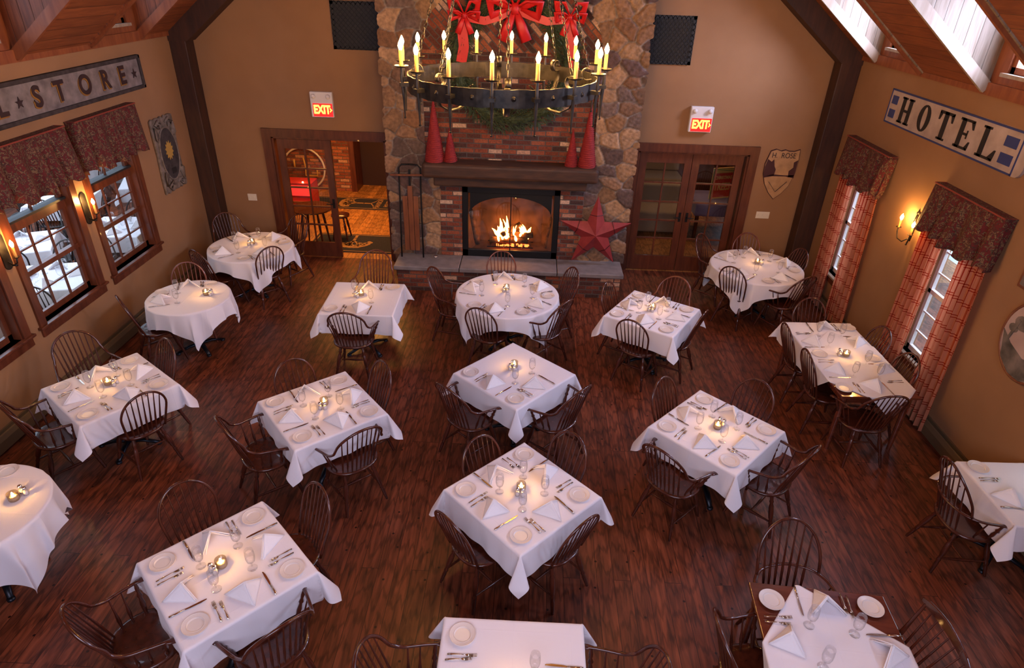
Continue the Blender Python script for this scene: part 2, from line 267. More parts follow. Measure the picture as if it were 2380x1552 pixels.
# ---------------------------------------------------------------- mesh builders
class MB:
    def __init__(s): s.v = []; s.f = []; s.uv = None
    def add(s, v, f):
        k = len(s.v); s.v += [tuple(p) for p in v]; s.f += [tuple(i+k for i in q) for q in f]; return s
    def box(s, x0, y0, z0, x1, y1, z1):
        v = [(x0, y0, z0), (x1, y0, z0), (x1, y1, z0), (x0, y1, z0), (x0, y0, z1), (x1, y0, z1), (x1, y1, z1), (x0, y1, z1)]
        return s.add(v, [(0, 3, 2, 1), (4, 5, 6, 7), (0, 1, 5, 4), (1, 2, 6, 5), (2, 3, 7, 6), (3, 0, 4, 7)])
    def bar(s, p0, p1, w, h, up=(0, 0, 1)):
        p0, p1, up = Vector(p0), Vector(p1), Vector(up); d = (p1-p0).normalized(); a = d.cross(up).normalized(); b = a.cross(d).normalized()
        v = [p+a*(w/2*i)+b*(h/2*j) for p in (p0, p1) for i, j in ((-1, -1), (1, -1), (1, 1), (-1, 1))]
        return s.add(v, [(0, 1, 2, 3), (7, 6, 5, 4), (0, 4, 5, 1), (1, 5, 6, 2), (2, 6, 7, 3), (3, 7, 4, 0)])
    def tube(s, pts, rad, n=8, closed=False, flat=1.0, cap=True):
        pts = [Vector(p) for p in pts]; N = len(pts)
        if not hasattr(rad, '__len__'): rad = [rad]*N
        ref = None; rings = []
        for i, p in enumerate(pts):
            a = pts[(i+1) % N] if (closed or i < N-1) else pts[i]; b = pts[i-1] if (closed or i > 0) else pts[i]
            d = (a-b).normalized()
            if ref is None: ref = Vector((0, 0, 1)) if abs(d.z) < .9 else Vector((0, 1, 0))
            x = d.cross(ref)
            if x.length < 1e-6: x = d.cross(Vector((1, 0, 0)))
            x.normalize(); y = x.cross(d).normalized(); ref = y
            rings.append([p+(x*math.cos(2*PI*k/n)+y*math.sin(2*PI*k/n)*flat)*rad[i] for k in range(n)])
        v = [q for r in rings for q in r]; f = []
        for i in range(N if closed else N-1):
            j = (i+1) % N
            for k in range(n): f.append((i*n+k, j*n+k, j*n+(k+1) % n, i*n+(k+1) % n))
        if not closed and cap: f += [tuple(range(n)), tuple(reversed(range((N-1)*n, N*n)))]
        return s.add(v, f)
    def lathe(s, prof, c=(0, 0, 0), n=16, axis=None, cap=False):
        """prof = [(radius, height)], turned about z, or about the line c -> axis (heights as fractions)"""
        c = Vector(c)
        if axis is None: d = Vector((0, 0, 1)); L = 1
        else: d = Vector(axis)-c; L = d.length; d.normalize()
        x = d.orthogonal().normalized(); y = d.cross(x); v = []; f = []
        for r, h in prof:
            for k in range(n): v.append(c+d*(h*L)+(x*math.cos(2*PI*k/n)+y*math.sin(2*PI*k/n))*r)
        for i in range(len(prof)-1):
            for k in range(n): f.append((i*n+k, i*n+(k+1) % n, (i+1)*n+(k+1) % n, (i+1)*n+k))
        if cap: f += [tuple(reversed(range(n))), tuple(range((len(prof)-1)*n, len(prof)*n))]
        return s.add(v, f)
    def prism(s, poly, fr, to, d):
        """poly 2-D; fr(u,v)->point; extruded by vector d"""
        a = [Vector(fr(u, v)) for u, v in poly]; d = Vector(d); n = len(a)
        return s.add(a+[p+d for p in a], [tuple(reversed(range(n))), tuple(range(n, 2*n))]+[(i, (i+1) % n, n+(i+1) % n, n+i) for i in range(n)])
    def torus(s, c, R, r, n=16, m=6, ax='z', sx=1.0):
        c = Vector(c); P = []
        for k in range(n):
            a = 2*PI*k/n; u, w = R*sx*math.cos(a), R*math.sin(a)
            P.append(c+Vector({'z': (u, w, 0), 'y': (u, 0, w), 'x': (0, u, w)}[ax]))
        return s.tube(P, r, m, closed=True)
    def build(s, name, mat, parent=None, smooth=False, mods=None):
        me = bpy.data.meshes.new(name); me.from_pydata(s.v, [], s.f); me.materials.append(mat)
        me.validate(); me.update()
        if smooth: me.shade_smooth()
        if smooth == 'auto':
            try: me.set_sharp_from_angle(angle=math.radians(38))
            except Exception: pass
        o = bpy.data.objects.new(name, me); COL.objects.link(o)
        if parent: o.parent = parent
        if mods:
            w, sg = mods; b = o.modifiers.new('bevel', 'BEVEL'); b.width = w; b.segments = sg; b.limit_method = 'ANGLE'
        return o
def tag(o, label=None, cat=None, group=None, kind=None):
    if label: o['label'] = label
    if cat: o['category'] = cat
    if group: o['group'] = group
    if kind: o['kind'] = kind
    return o
def empty(name, loc=(0, 0, 0), rz=0, label=None, cat=None, group=None, kind=None):
    o = bpy.data.objects.new(name, None); COL.objects.link(o); o.location = loc; o.rotation_euler = (0, 0, rz); o.empty_display_size = .1
    return tag(o, label, cat, group, kind)
def struct(mb, name, mat, parent=None, **k):
    o = mb.build(name, mat, parent, **k)
    if parent is None: o['kind'] = 'structure'
    return o
def copy_tree(o, parent=None):
    c = o.copy(); COL.objects.link(c)
    if parent: c.parent = parent
    for ch in list(o.children): copy_tree(ch, c)
    return c
class Proto:
    """first call hands out the prototype itself, later calls copies of it"""
    def __init__(s, make): s.make = make; s.o = None
    def get(s, loc, rz, label, cat, group):
        if s.o is None: s.o = s.make(); r = s.o
        else: r = copy_tree(s.o)
        r.location = loc; r.rotation_euler = (0, 0, rz); return tag(r, label, cat, group)

XL, XR, D, ZW = -5.40, 4.72, 10.30, 3.56

# ================================================================ THE ROOM
def wall_grid(mb, axis, p0, p1, u0, u1, z0, z1, holes):
    us = sorted({u0, u1, *[h[0] for h in holes], *[h[1] for h in holes]}); zs = sorted({z0, z1, *[h[2] for h in holes], *[h[3] for h in holes]})
    for a, b in zip(us, us[1:]):
        for c, d in zip(zs, zs[1:]):
            if any(h[0] <= a and b <= h[1] and h[2] <= c and d <= h[3] for h in holes): continue
            if axis == 'x': mb.box(p0, a, c, p1, b, d)
            else: mb.box(a, p0, c, b, p1, d)
LWIN = [(7.46, 8.46), (6.08, 7.08), (4.72, 5.72)]          # left wall window openings (y)
RWIN = [(8.62, 9.32), (6.32, 6.98), (3.9, 4.6)]            # right wall window openings (y)
struct(MB().box(-12, -2.6, -.1, 8, 10.3, 0), 'floor', M['floor'])
struct(MB().box(-5.7, 10.3, -.1, 8, 16, 0), 'floor_lobby', M['lobby_floor'])
w = MB(); wall_grid(w, 'x', XL-.16, XL, -2.6, 10.5, 0, ZW+.02, [(a, b, .90, 2.42) for a, b in LWIN]); struct(w, 'wall_left', M['wall'])
w = MB(); wall_grid(w, 'x', XR, XR+.16, -2.6, 10.5, 0, ZW+.02, [(a, b, .58, 2.15) for a, b in RWIN]); struct(w, 'wall_right', M['wall'])
w = MB(); wall_grid(w, 'y', D, D+.2, XL-.16, XR+.16, 0, 7.75, [(-4.20, -2.35, 0, 2.07), (1.72, 3.48, 0, 2.07)]); struct(w, 'wall_back', M['wall'])
w = MB(); wall_grid(w, 'y', -2.76, -2.6, XL-.16, XR+.16, 0, 7.75, [(-2.9, 2.3, 3.6, 6.2)]); struct(w, 'wall_rear', M['wall'])
# --- ceiling: two slopes with dormer cut-outs
SL = .8; XM = (XL+XR)/2; ZR = ZW+SL*(XR-XM); ZDC = 4.78; DX = (ZDC-ZW)/SL
RD = [(8.40, 9.64), (5.96, 7.20), (3.50, 4.76), (1.1, 2.3)]; LD = [(8.15, 9.32), (5.73, 6.97), (3.3, 4.5), (.9, 2.1)]
def slope(side, dorm, name):
    wx = XR if side > 0 else XL; m = MB()
    def panel(y0, y1, x0):   # from x0 inwards to the ridge
        z0 = ZW+SL*abs(wx-x0)
        a = [(x0, z0), (XM, ZR), (XM, ZR+.18), (x0, z0+.18)]
        if x0 == wx: a = [(wx, ZW), (XM, ZR), (XM, ZR+.18), (wx+side*.16, ZW+.05), (wx+side*.16, ZW)]
        m.prism(a, lambda u, v: (u, y0, v), 0, (0, y1-y0, 0))
    ys = [10.5]
    for a, b in dorm: ys += [b, a]
    ys.append(-2.76)
    for i in range(0, len(ys), 2): panel(ys[i+1], ys[i], wx)
    for a, b in dorm: panel(a, b, wx-side*DX)
    struct(m, name, M['ceiling'])
    k = 0
    for a, b in dorm:
        # cheeks, dormer ceiling and window wall
        for y, t in ((b-.012, .03), (a-.018, .03)):
            c = MB().prism([(wx, ZW), (wx, ZDC), (wx-side*(DX+.02), ZDC), (wx-side*.0, ZW-.02)], lambda u, v: (u, y, v), 0, (0, t, 0)); struct(c, 'wall_dormer_cheek', M['cheek'] if side > 0 else M['ceiling'])
        struct(MB().box(min(wx-side*(DX+.1), wx+side*.2), a, ZDC, max(wx-side*(DX+.1), wx+side*.2), b, ZDC+.06), 'ceiling_dormer', M['cheek'] if side > 0 else M['ceiling'])
        # trims running up the slope on the dormer edges
        for y in (b-.034, a+.034):
            t = MB().bar((wx-side*.02, y, ZW+.03), (wx-side*DX, y, ZDC+.01), .045, .11); struct(t, 'trim_dormer_edge', M['pale_trim'] if y > (a+b)/2 and side > 0 else M['ceil_trim'])
        q = MB(); x0, x1 = sorted((wx, wx+side*.12)); wall_grid(q, 'x', x0, x1, a, b, ZW, ZDC, [(a+.22, b-.22, ZW+.20, ZDC-.16)]); struct(q, 'wall_dormer', M['ceil_trim'])
        fr = MB(); y0, y1, z0, z1 = a+.22, b-.22, ZW+.20, ZDC-.16; xa, xb = sorted((wx+side*.03, wx+side*.10))
        for (p, q_, r, s_) in ((y0, y0+.06, z0, z1), (y1-.06, y1, z0, z1), (y0, y1, z0, z0+.06), (y0, y1, z1-.06, z1)): fr.box(xa, p, r, xb, q_, s_)
        k += 1; wn = struct(fr, 'window_dormer_%s' % ('right' if side > 0 else 'left'), M['ceil_trim'])
        MB().box(wx+side*.06-.004, y0, z0, wx+side*.06+.004, y1, z1).build('pane', M['pane'], wn)
        xs = sorted((wx-side*.05, wx+side*.1)); MB().box(xs[0], y0-.02, z0-.035, xs[1], y1+.02, z0).build('sill', M['pale_trim'], wn)
slope(1, RD, 'ceiling_right_slope'); slope(-1, LD, 'ceiling_left_slope')
# wood band above the side walls
struct(MB().box(XR-.035, -2.6, ZW-.03, XR, D, ZW+.09), 'trim_1', M['ceil_trim']); struct(MB().box(XL, -2.6, ZW-.03, XL+.035, D, ZW+.09), 'trim_2', M['ceil_trim'])
# corner posts and gable rafters
for k, (a, b) in enumerate(((XL, XL+.25), (XR-.30, XR))):
    struct(MB().box(a, D-.26, 0, b, D, ZW-.02), 'trim_%d' % (3+k), M['beam'], mods=(.012, 2))
for k, s_ in enumerate((1, -1)):
    wx = XR if s_ > 0 else XL
    a = [(wx, ZW), (XM, ZR), (XM, ZR-.36), (wx-s_*.28, ZW-.10), (wx, ZW-.10)]
    struct(MB().prism(a, lambda u, v: (u, D-.272, v), 0, (0, .272, 0)), 'trim_%d' % (5+k), M['beam'])

# --- left wall windows: looking into the side dining room
def left_window(k, y0, y1):
    z0, z1 = .90, 2.42; x = XL
    m = MB(); c = .10
    m.box(x, y0-c, z0-.02, x+.025, y0, z1+.1).box(x, y1, z0-.02, x+.025, y1+c, z1+.1).box(x, y0-c, z1, x+.025, y1+c, z1+.1)
    m.box(x-.16, y0, z0, x, y0+.02, z1).box(x-.16, y1-.02, z0, x, y1, z1)
    o = struct(m, 'window_%d' % k, M['trim'])
    MB().box(x-.16, y0-.13, z0-.03, x+.055, y1+.13, z0).build('sill', M['trim'], o, mods=(.006, 2))
    MB().box(x, y0-c, z0-.13, x+.022, y1+c, z0-.03).build('apron', M['trim'], o)
    f = MB(); X0, X1 = x-.125, x-.085
    f.box(X0, y0+.02, z0, X1, y0+.075, z1).box(X0, y1-.075, z0, X1, y1-.02, z1).box(X0, y0, z0, X1, y1, z0+.07)
    f.box(X0-.01, y0, 1.42, X1+.015, y1, 1.475)                       # meeting rail
    f.box(X0-.01, y0, 1.93, X1+.02, y1, 2.03)                          # head of the lower window
    f.build('sash', M['trim'], o)
    MB().box(X0-.04, y0, 2.03, X1+.045, y1, 2.055).build('ledge', M['blackpaint'], o)
    b = MB(); n = 3
    for i in range(1, n):
        yy = y0+.07+(y1-y0-.14)*i/n; b.box(X0+.008, yy-.009, z0, X1-.008, yy+.009, 1.93)
    for zz in (1.19, 1.70): b.box(X0+.008, y0, zz-.009, X1-.008, y1, zz+.009)
    b.box(X0+.008, (y0+y1)/2-.009, 2.05, X1-.008, (y0+y1)/2+.009, z1)
    b.build('glazing_bars', M['trim'], o)
    MB().box(x-.107, y0, z0, x-.103, y1, z1).build('pane', M['pane'], o)
for k, (a, b) in enumerate(LWIN): left_window(1+k, a, b)
def right_window(k, y0, y1):
    z0, z1 = .58, 2.15; x = XR; m = MB(); c = .09
    m.box(x-.022, y0-c, z0-.02, x, y0, z1+.1).box(x-.022, y1, z0-.02, x, y1+c, z1+.1).box(x-.022, y0-c, z1, x, y1+c, z1+.1)
    m.box(x-.02, y0-c, z0-.13, x, y1+c, z0-.03)
    o = struct(m, 'window_%d' % k, M['trim'])
    MB().box(x-.05, y0-.12, z0-.03, x+.14, y1+.12, z0).build('sill', M['pale_trim'], o, mods=(.006, 2))
    f = MB(); X0, X1 = x+.07, x+.11
    for a, b, c_, d in ((y0, y0+.05, z0, z1), (y1-.05, y1, z0, z1), (y0, y1, z0, z0+.06), (y0, y1, z1-.05, z1), (y0, y1, 1.34, 1.39)): f.box(X0, a, c_, X1, b, d)
    f.build('sash', M['white_plastic'], o)
    b = MB(); ym = (y0+y1)/2; b.box(X0+.01, ym-.008, z0, X1-.01, ym+.008, z1)
    for zz in (.84, 1.10, 1.60, 1.86): b.box(X0+.01, y0, zz-.008, X1-.01, y1, zz+.008)
    b.build('glazing_bars', M['white_plastic'], o)
    MB().box(x+.088, y0, z0, x+.092, y1, z1).build('pane', M['pane'], o)
for k, (a, b) in enumerate(RWIN): right_window(4+k, a, b)

# --- baseboard heaters
def heater(name, x, s_, y0, y1):
    a = [(x, 0.02), (x+s_*.075, .02), (x+s_*.075, .13), (x+s_*.055, .175), (x+s_*.045, .185), (x+s_*.045, .15), (x+s_*.02, .15), (x+s_*.02, .20), (x, .20)]
    o = struct(MB().prism(a, lambda u, v: (u, y0, v), 0, (0, y1-y0, 0)), name, M['heater'])
heater('baseboard_left', XL, 1, 3.0, 9.3); heater('baseboard_right', XR, -1, 2.0, 9.5)
for k, (a, b) in enumerate(((-5.15, -4.36), (3.62, 4.42))): struct(MB().box(a, D-.018, 0, b, D, .14), 'baseboard_back_%s' % ('left' if k == 0 else 'right'), M['trim'])
struct(MB().box(XL, 9.3, 0, XL+.018, D-.26, .14), 'baseboard_left_end', M['trim'])

# --- doorways in the back wall
def casing(k, x0, x1):
    m = MB(); m.box(x0-.14, D-.03, 0, x0, D, 2.20).box(x1, D-.03, 0, x1+.14, D, 2.20).box(x0-.14, D-.035, 2.07, x1+.14, D, 2.20)
    m.box(x0, D, 0, x0+.03, D+.2, 2.07).box(x1-.03, D, 0, x1, D+.2, 2.07).box(x0, D, 2.04, x1, D+.2, 2.07)
    struct(m, 'trim_door_%s' % k, M['trim'])
casing('left', -4.20, -2.35); casing('right', 1.72, 3.48)
def french_door(name, x0, x1, y, hinge, handle_side):
    st, tr, br, th = .115, .15, .27, .04; m = MB(); h = 2.03
    m.box(x0, y, .01, x0+st, y+th, h).box(x1-st, y, .01, x1, y+th, h).box(x0+st, y, .01, x1-st, y+th, br).box(x0+st, y, h-tr, x1-st, y+th, h)
    o = struct(m, name, M['trim'])
    g = MB(); xm = (x0+x1)/2; g.box(xm-.012, y+.005, br, xm+.012, y+th-.005, h-tr)
    for i in range(1, 5):
        zz = br+(h-tr-br)*i/5; g.box(x0+st, y+.002, zz-.012, x1-st, y+th-.005, zz+.012)
    g.build('glazing_bars', M['trim'], o)
    MB().box(x0+st, y+.018, br, x1-st, y+.022, h-tr).build('glass_pane', M['pane'], o)
    hx = x1-.055 if handle_side > 0 else x0+.055
    hd = MB(); hd.tube([(hx, y, .98), (hx, y-.05, .98), (hx-.11*handle_side, y-.05, .985)], .009, 8); hd.box(hx-.02, y-.006, .90, hx+.02, y, 1.06); hd.build('door_handle', M['blackmetal'], o)
french_door('door_1', -4.13, -3.25, D+.02, -1, 1)
french_door('door_2', 1.76, 2.60, D+.04, -1, 1)
french_door('door_3', 2.61, 3.42, D+.04, 1, -1)

# ================================================================ FIREPLACE
FY = 9.65
def stone_wall():
    x0, x1, z0, z1 = -2.16, 1.55, .40, 7.4; st = .0145
    nx, nz = int((x1-x0)/st)+1, int((z1-z0)/st)+1
    gx, gz = np.meshgrid(np.linspace(x0, x1, nx), np.linspace(z0, z1, nz)); P = np.stack([gx.ravel(), gz.ravel()], 1)
    wob = np.stack([.035*np.sin(P[:, 1]*9+P[:, 0]*4), .03*np.sin(P[:, 0]*11+P[:, 1]*3)], 1)
    cells = []; cs = .30
    for j in range(int((z1-z0)/(cs*.72))+3):
        for i in range(int((x1-x0)/cs)+3):
            cells.append((x0+(i-1+.5*(j % 2)+RNG.uniform(-.36, .36))*cs, z0+(j-1+RNG.uniform(-.36, .36))*cs*.72))
    Cc = np.array(cells); n = len(Cc); Q = P+wob; d1 = np.full(len(P), 9.); d2 = d1.copy(); idx = np.zeros(len(P), int)
    asp = np.array([1, 1.25])
    for a in range(0, n):
        dd = Q-Cc[a]; near = (np.abs(dd[:, 0]) < .7) & (np.abs(dd[:, 1]) < .7); k = np.where(near)[0]
        q = np.sqrt((dd[k, 0])**2+(dd[k, 1]*1.25)**2)
        lt = q < d1[k]; d2[k] = np.where(lt, d1[k], np.minimum(d2[k], q)); idx[k] = np.where(lt, a, idx[k]); d1[k] = np.where(lt, q, d1[k])
    e = d2-d1
    relief = RNG.uniform(.6, 1.3, n)[idx]
    h = np.clip(e/.045, 0, 1)**.6*.038*relief+.004*np.sin(P[:, 0]*60+P[:, 1]*33)*np.sin(P[:, 1]*71)+(np.clip(1-e/.012, 0, 1))*.008
    hx = np.where(gx.ravel() < x0+.001, -h, np.where(gx.ravel() > x1-.001, h, 0))
    # opening for brick panel above the mantel (arched), and brick+firebox below
    X, Z = gx.ravel(), gz.ravel(); xc = -.33; half = 1.27
    arch = (np.abs(X-xc) < half) & (Z < 3.55+np.sqrt(np.clip(half**2-(X-xc)**2, 0, None))*.72) & (Z > 1.75)
    low = (X > -1.375) & (X < .83) & (Z < 1.80)
    hole = arch | low
    V = np.stack([X+hx*1.2, FY-h, Z], 1)
    ii = np.arange(nx*nz).reshape(nz, nx); q = np.stack([ii[:-1, :-1], ii[:-1, 1:], ii[1:, 1:], ii[1:, :-1]], -1).reshape(-1, 4)
    q = q[~hole[q].all(1)]
    me = bpy.data.meshes.new('stone_surround'); me.from_pydata(V.tolist(), [], q.tolist())
    pal = np.array([(.23, .125, .06), (.30, .175, .09), (.17, .095, .055), (.10, .058, .050), (.26, .145, .08), (.135, .09, .072), (.35, .215, .12), (.21, .105, .05), (.09, .055, .045)])
    c = pal[RNG.randint(0, len(pal), n)]*RNG.uniform(.8, 1.15, (n, 1)); col = c[idx]
    mort = np.array([.20, .175, .155]); k = np.clip((e-.006)/.012, 0, 1)[:, None]; col = mort*(1-k)+col*k
    at = me.color_attributes.new('stone', 'FLOAT_COLOR', 'POINT'); at.data.foreach_set('color', np.c_[col, np.ones(len(col))].astype(np.float32).ravel())
    me.shade_smooth()
    t = NT('fieldstone'); va = t.n('VertexColor', layer_name='stone'); co = t.coords()
    nn = t.n('TexNoise'); nn.inputs['Scale'].default_value = 22; nn.inputs['Detail'].default_value = 8; t.l(co, nn.inputs[0])
    mx = t.n('MixRGB', blend_type='OVERLAY'); mx.inputs[0].default_value = .8; t.l(va.outputs[0], mx.inputs[1]); t.l(nn.outputs[0], mx.inputs[2])
    t.l(mx.outputs[0], t.b.inputs['Base Color']); t.set(Roughness=.85); t.bump(nn.outputs[0], .6, .01); me.materials.append(t.m)
    o = bpy.data.objects.new('stone_surround', me); COL.objects.link(o); return o
fp = empty('fireplace', (-.3, 9.6, 0), 0, 'tall fieldstone chimney with brick hearth and lit firebox between the two glass doorways', 'fireplace')
def kid(o, p):
    o.parent = p; o.matrix_parent_inverse = Matrix.Translation(-Vector(p.location)) if p.type == 'EMPTY' else Matrix(); return o
kid(stone_wall(), fp)
kid(MB().box(-2.16, FY+.005, 0, -1.62, D, 7.4).box(.97, FY+.005, 0, 1.55, D, 7.4).box(-1.62, FY+.12, 1.72, .97, D, 7.4).box(-1.62, FY+.005, 4.5, .97, FY+.12, 7.4).build('chimney_core', M['firebox']), fp)
kid(MB().box(-1.62, FY+.05, 1.72, .97, FY+.12, 3.5).build('brick_panel', M['brick']), fp)
kid(MB().box(-1.62, FY+.05, 3.5, .97, FY+.12, 4.5).build('herringbone_panel', M['herring']), fp)
for a, b in ((-1.39, -1.045), (.487, .85)): kid(MB().box(a, FY-.04, .43, b, FY+.1, 1.72).build('brick_column', M['brick'], mods=(.006, 2)), fp)
HX0, HX1, HY0 = -2.08, 1.53, 9.09
kid(MB().box(-2.03, 9.13, 0, 1.49, FY+.05, .36).build('hearth_base', M['brick']), fp)
for a, b in ((HX0, -1.055), (-1.045, .485), (.495, HX1)): kid(MB().box(a, HY0, .36, b, FY+.04, .43).build('hearth_slab', M['bluestone'], mods=(.012, 2)), fp)
# firebox, glass doors and frame
fb = MB(); fx0, fx1 = -1.04, .483
fb.box(fx0, FY+.62, .43, fx1, FY+.66, 1.72); fb.box(fx0, FY+.02, .43, fx1, FY+.66, .45); fb.box(fx0, FY+.02, 1.5, fx1, FY+.66, 1.72)
fb.bar((fx0+.03, FY+.04, 1.0), (fx0+.22, FY+.62, 1.0), .04, 1.2).bar((fx1-.03, FY+.04, 1.0), (fx1-.22, FY+.62, 1.0), .04, 1.2)
kid(fb.build('firebox', M['firebox']), fp)
fr = MB(); y = FY-.045
fr.box(fx0, y, .435, fx0+.09, y+.06, 1.60).box(fx1-.09, y, .435, fx1, y+.06, 1.60).box(fx0, y, 1.49, fx1, y+.06, 1.66).box(fx0, y, .435, fx1, y+.06, .55)
fo = kid(fr.build('fire_screen', M['blackmetal'], mods=(.005, 2)), fp)
ar = MB()
def arch_pt(t): a = PI*t; return (-.28+math.cos(PI-a)*.64, 1.14+math.sin(a)*.30)
pts = [arch_pt(i/20) for i in range(21)]
for i in range(20):
    (xa, za), (xb, zb) = pts[i], pts[i+1]; ar.add([(xa, y+.01, za), (xb, y+.01, zb), (xb, y+.01, 1.5), (xa, y+.01, 1.5), (xa, y+.03, za), (xb, y+.03, zb), (xb, y+.03, 1.5), (xa, y+.03, 1.5)], [(0, 1, 2, 3), (4, 7, 6, 5), (0, 4, 5, 1)])
ar.box(-.285, y+.01, .5, -.270, y+.03, 1.46)
ar.build('arched_door_frame', M['blackmetal'], fo)
MB().box(fx0+.08, y+.034, .54, fx1-.08, y+.038, 1.5).build('glass_door', M['pane'], fo)
kid(MB().bar((-1.605, FY-.20, 1.90), (1.01, FY-.20, 1.90), .38, .22).build('mantel', M['mantel'], mods=(.05, 3)), fp)
kid(MB().box(-1.45, FY-.26, 1.64, .86, FY+.04, 1.80).build('lintel', M['mantel'], mods=(.02, 2)), fp)
# logs, grate and fire: things standing in the firebox
def log(p0, p1, r, label):
    m = MB(); P = [Vector(p0).lerp(Vector(p1), i/6)+Vector((random.uniform(-.008, .008),)*3) for i in range(7)]
    m.tube(P, [r*random.uniform(.88, 1.1) for _ in P], 10); return tag(m.build('log', M['log'], None, True), label, 'log', 'logs in the firebox')
log((-.62, FY+.30, .60), (.02, FY+.28, .62), .06, 'charred log lying across the grate at the bottom of the fire')
log((-.50, FY+.38, .66), (.08, FY+.24, .72), .05, 'charred log slanting over the fire')
log((-.42, FY+.22, .72), (-.12, FY+.40, .86), .045, 'short burning log on top of the fire')
log((-.84, FY+.42, .47), (-.94, FY+.18, 1.12), .045, 'split log leaning on the left side of the firebox')
log((.32, FY+.40, .47), (.40, FY+.2, 1.05), .045, 'split log leaning on the right side of the firebox')
g = MB()
for i in range(7): g.bar((-.6+i*.11, FY+.16, .53), (-.6+i*.11, FY+.42, .53), .014, .014)
g.bar((-.66, FY+.16, .53), (.1, FY+.16, .53), .016, .016).bar((-.66, FY+.42, .53), (.1, FY+.42, .53), .016, .016)
for xx in (-.62, .06):
    for yy in (.16, .42): g.bar((xx, FY+yy, .45), (xx, FY+yy, .54), .016, .016)
tag(g.build('fire_grate', M['blackmetal']), 'black iron grate under the burning logs', 'fire grate')
fm = MB()
for i in range(26):
    x = random.uniform(-.5, .02); yy = FY+random.uniform(.2, .36); h = random.uniform(.08, .24)*(1.25 if x < -.25 else .9); r = random.uniform(.018, .042); lean = random.uniform(-.07, .05)
    z = .60+random.uniform(0, .12)
    fm.tube([(x, yy, z), (x+lean*.2, yy, z+h*.3), (x+lean*.7, yy+.01, z+h*.7), (x+lean*1.3, yy, z+h)], [r*.5, r, r*.6, .002], 7)
tag(fm.build('fire', M['fire'], None, True), 'orange flames of the burning fire in the firebox', 'fire', kind='stuff')
em = MB()
for i in range(34):
    x = random.uniform(-.5, .02); em.lathe([(.0, -1*.02), (.022, -.008), (.02, .012), (0, .02)], (x, FY+random.uniform(.2, .38), .50+random.uniform(-.01, .03)), 6)
tag(em.build('embers', M['ember'], None), 'glowing embers under the fire grate', 'embers', kind='stuff')

# --- decorations on and above the mantel
def cone_tree(x, z, r, h, label, n):
    y = FY-.20; t = empty('cone_tree', (x, y, z), 0, label, 'decorative tree', 'red cone trees on the mantel')
    MB().lathe([(r, 0), (r*.98, .02), (.008, h), (0, h+.01)], n=20).build('cone', M['twig'], t, True)
    P = []; rr = []
    for i in range(n*14):
        a = 2*PI*i/14; f = i/(n*14); P.append((r*1.03*(1-f)*math.cos(a)+.004, r*1.03*(1-f)*math.sin(a), .01+f*h)); rr.append(.0075*(1+.5*math.sin(i*2.3)))
    MB().tube(P, rr, 5).build('twine', M['twig'], t, True)
cone_tree(-1.43, 2.01, .145, .86, 'tall red twine cone tree at the left end of the mantel', 30)
cone_tree(-1.20, 2.01, .095, .48, 'short red twine cone tree at the left end of the mantel', 20)
cone_tree(.60, 2.01, .095, .52, 'short red twine cone tree at the right end of the mantel', 20)
cone_tree(.83, 2.01, .13, .88, 'tall red twine cone tree at the right end of the mantel', 30)
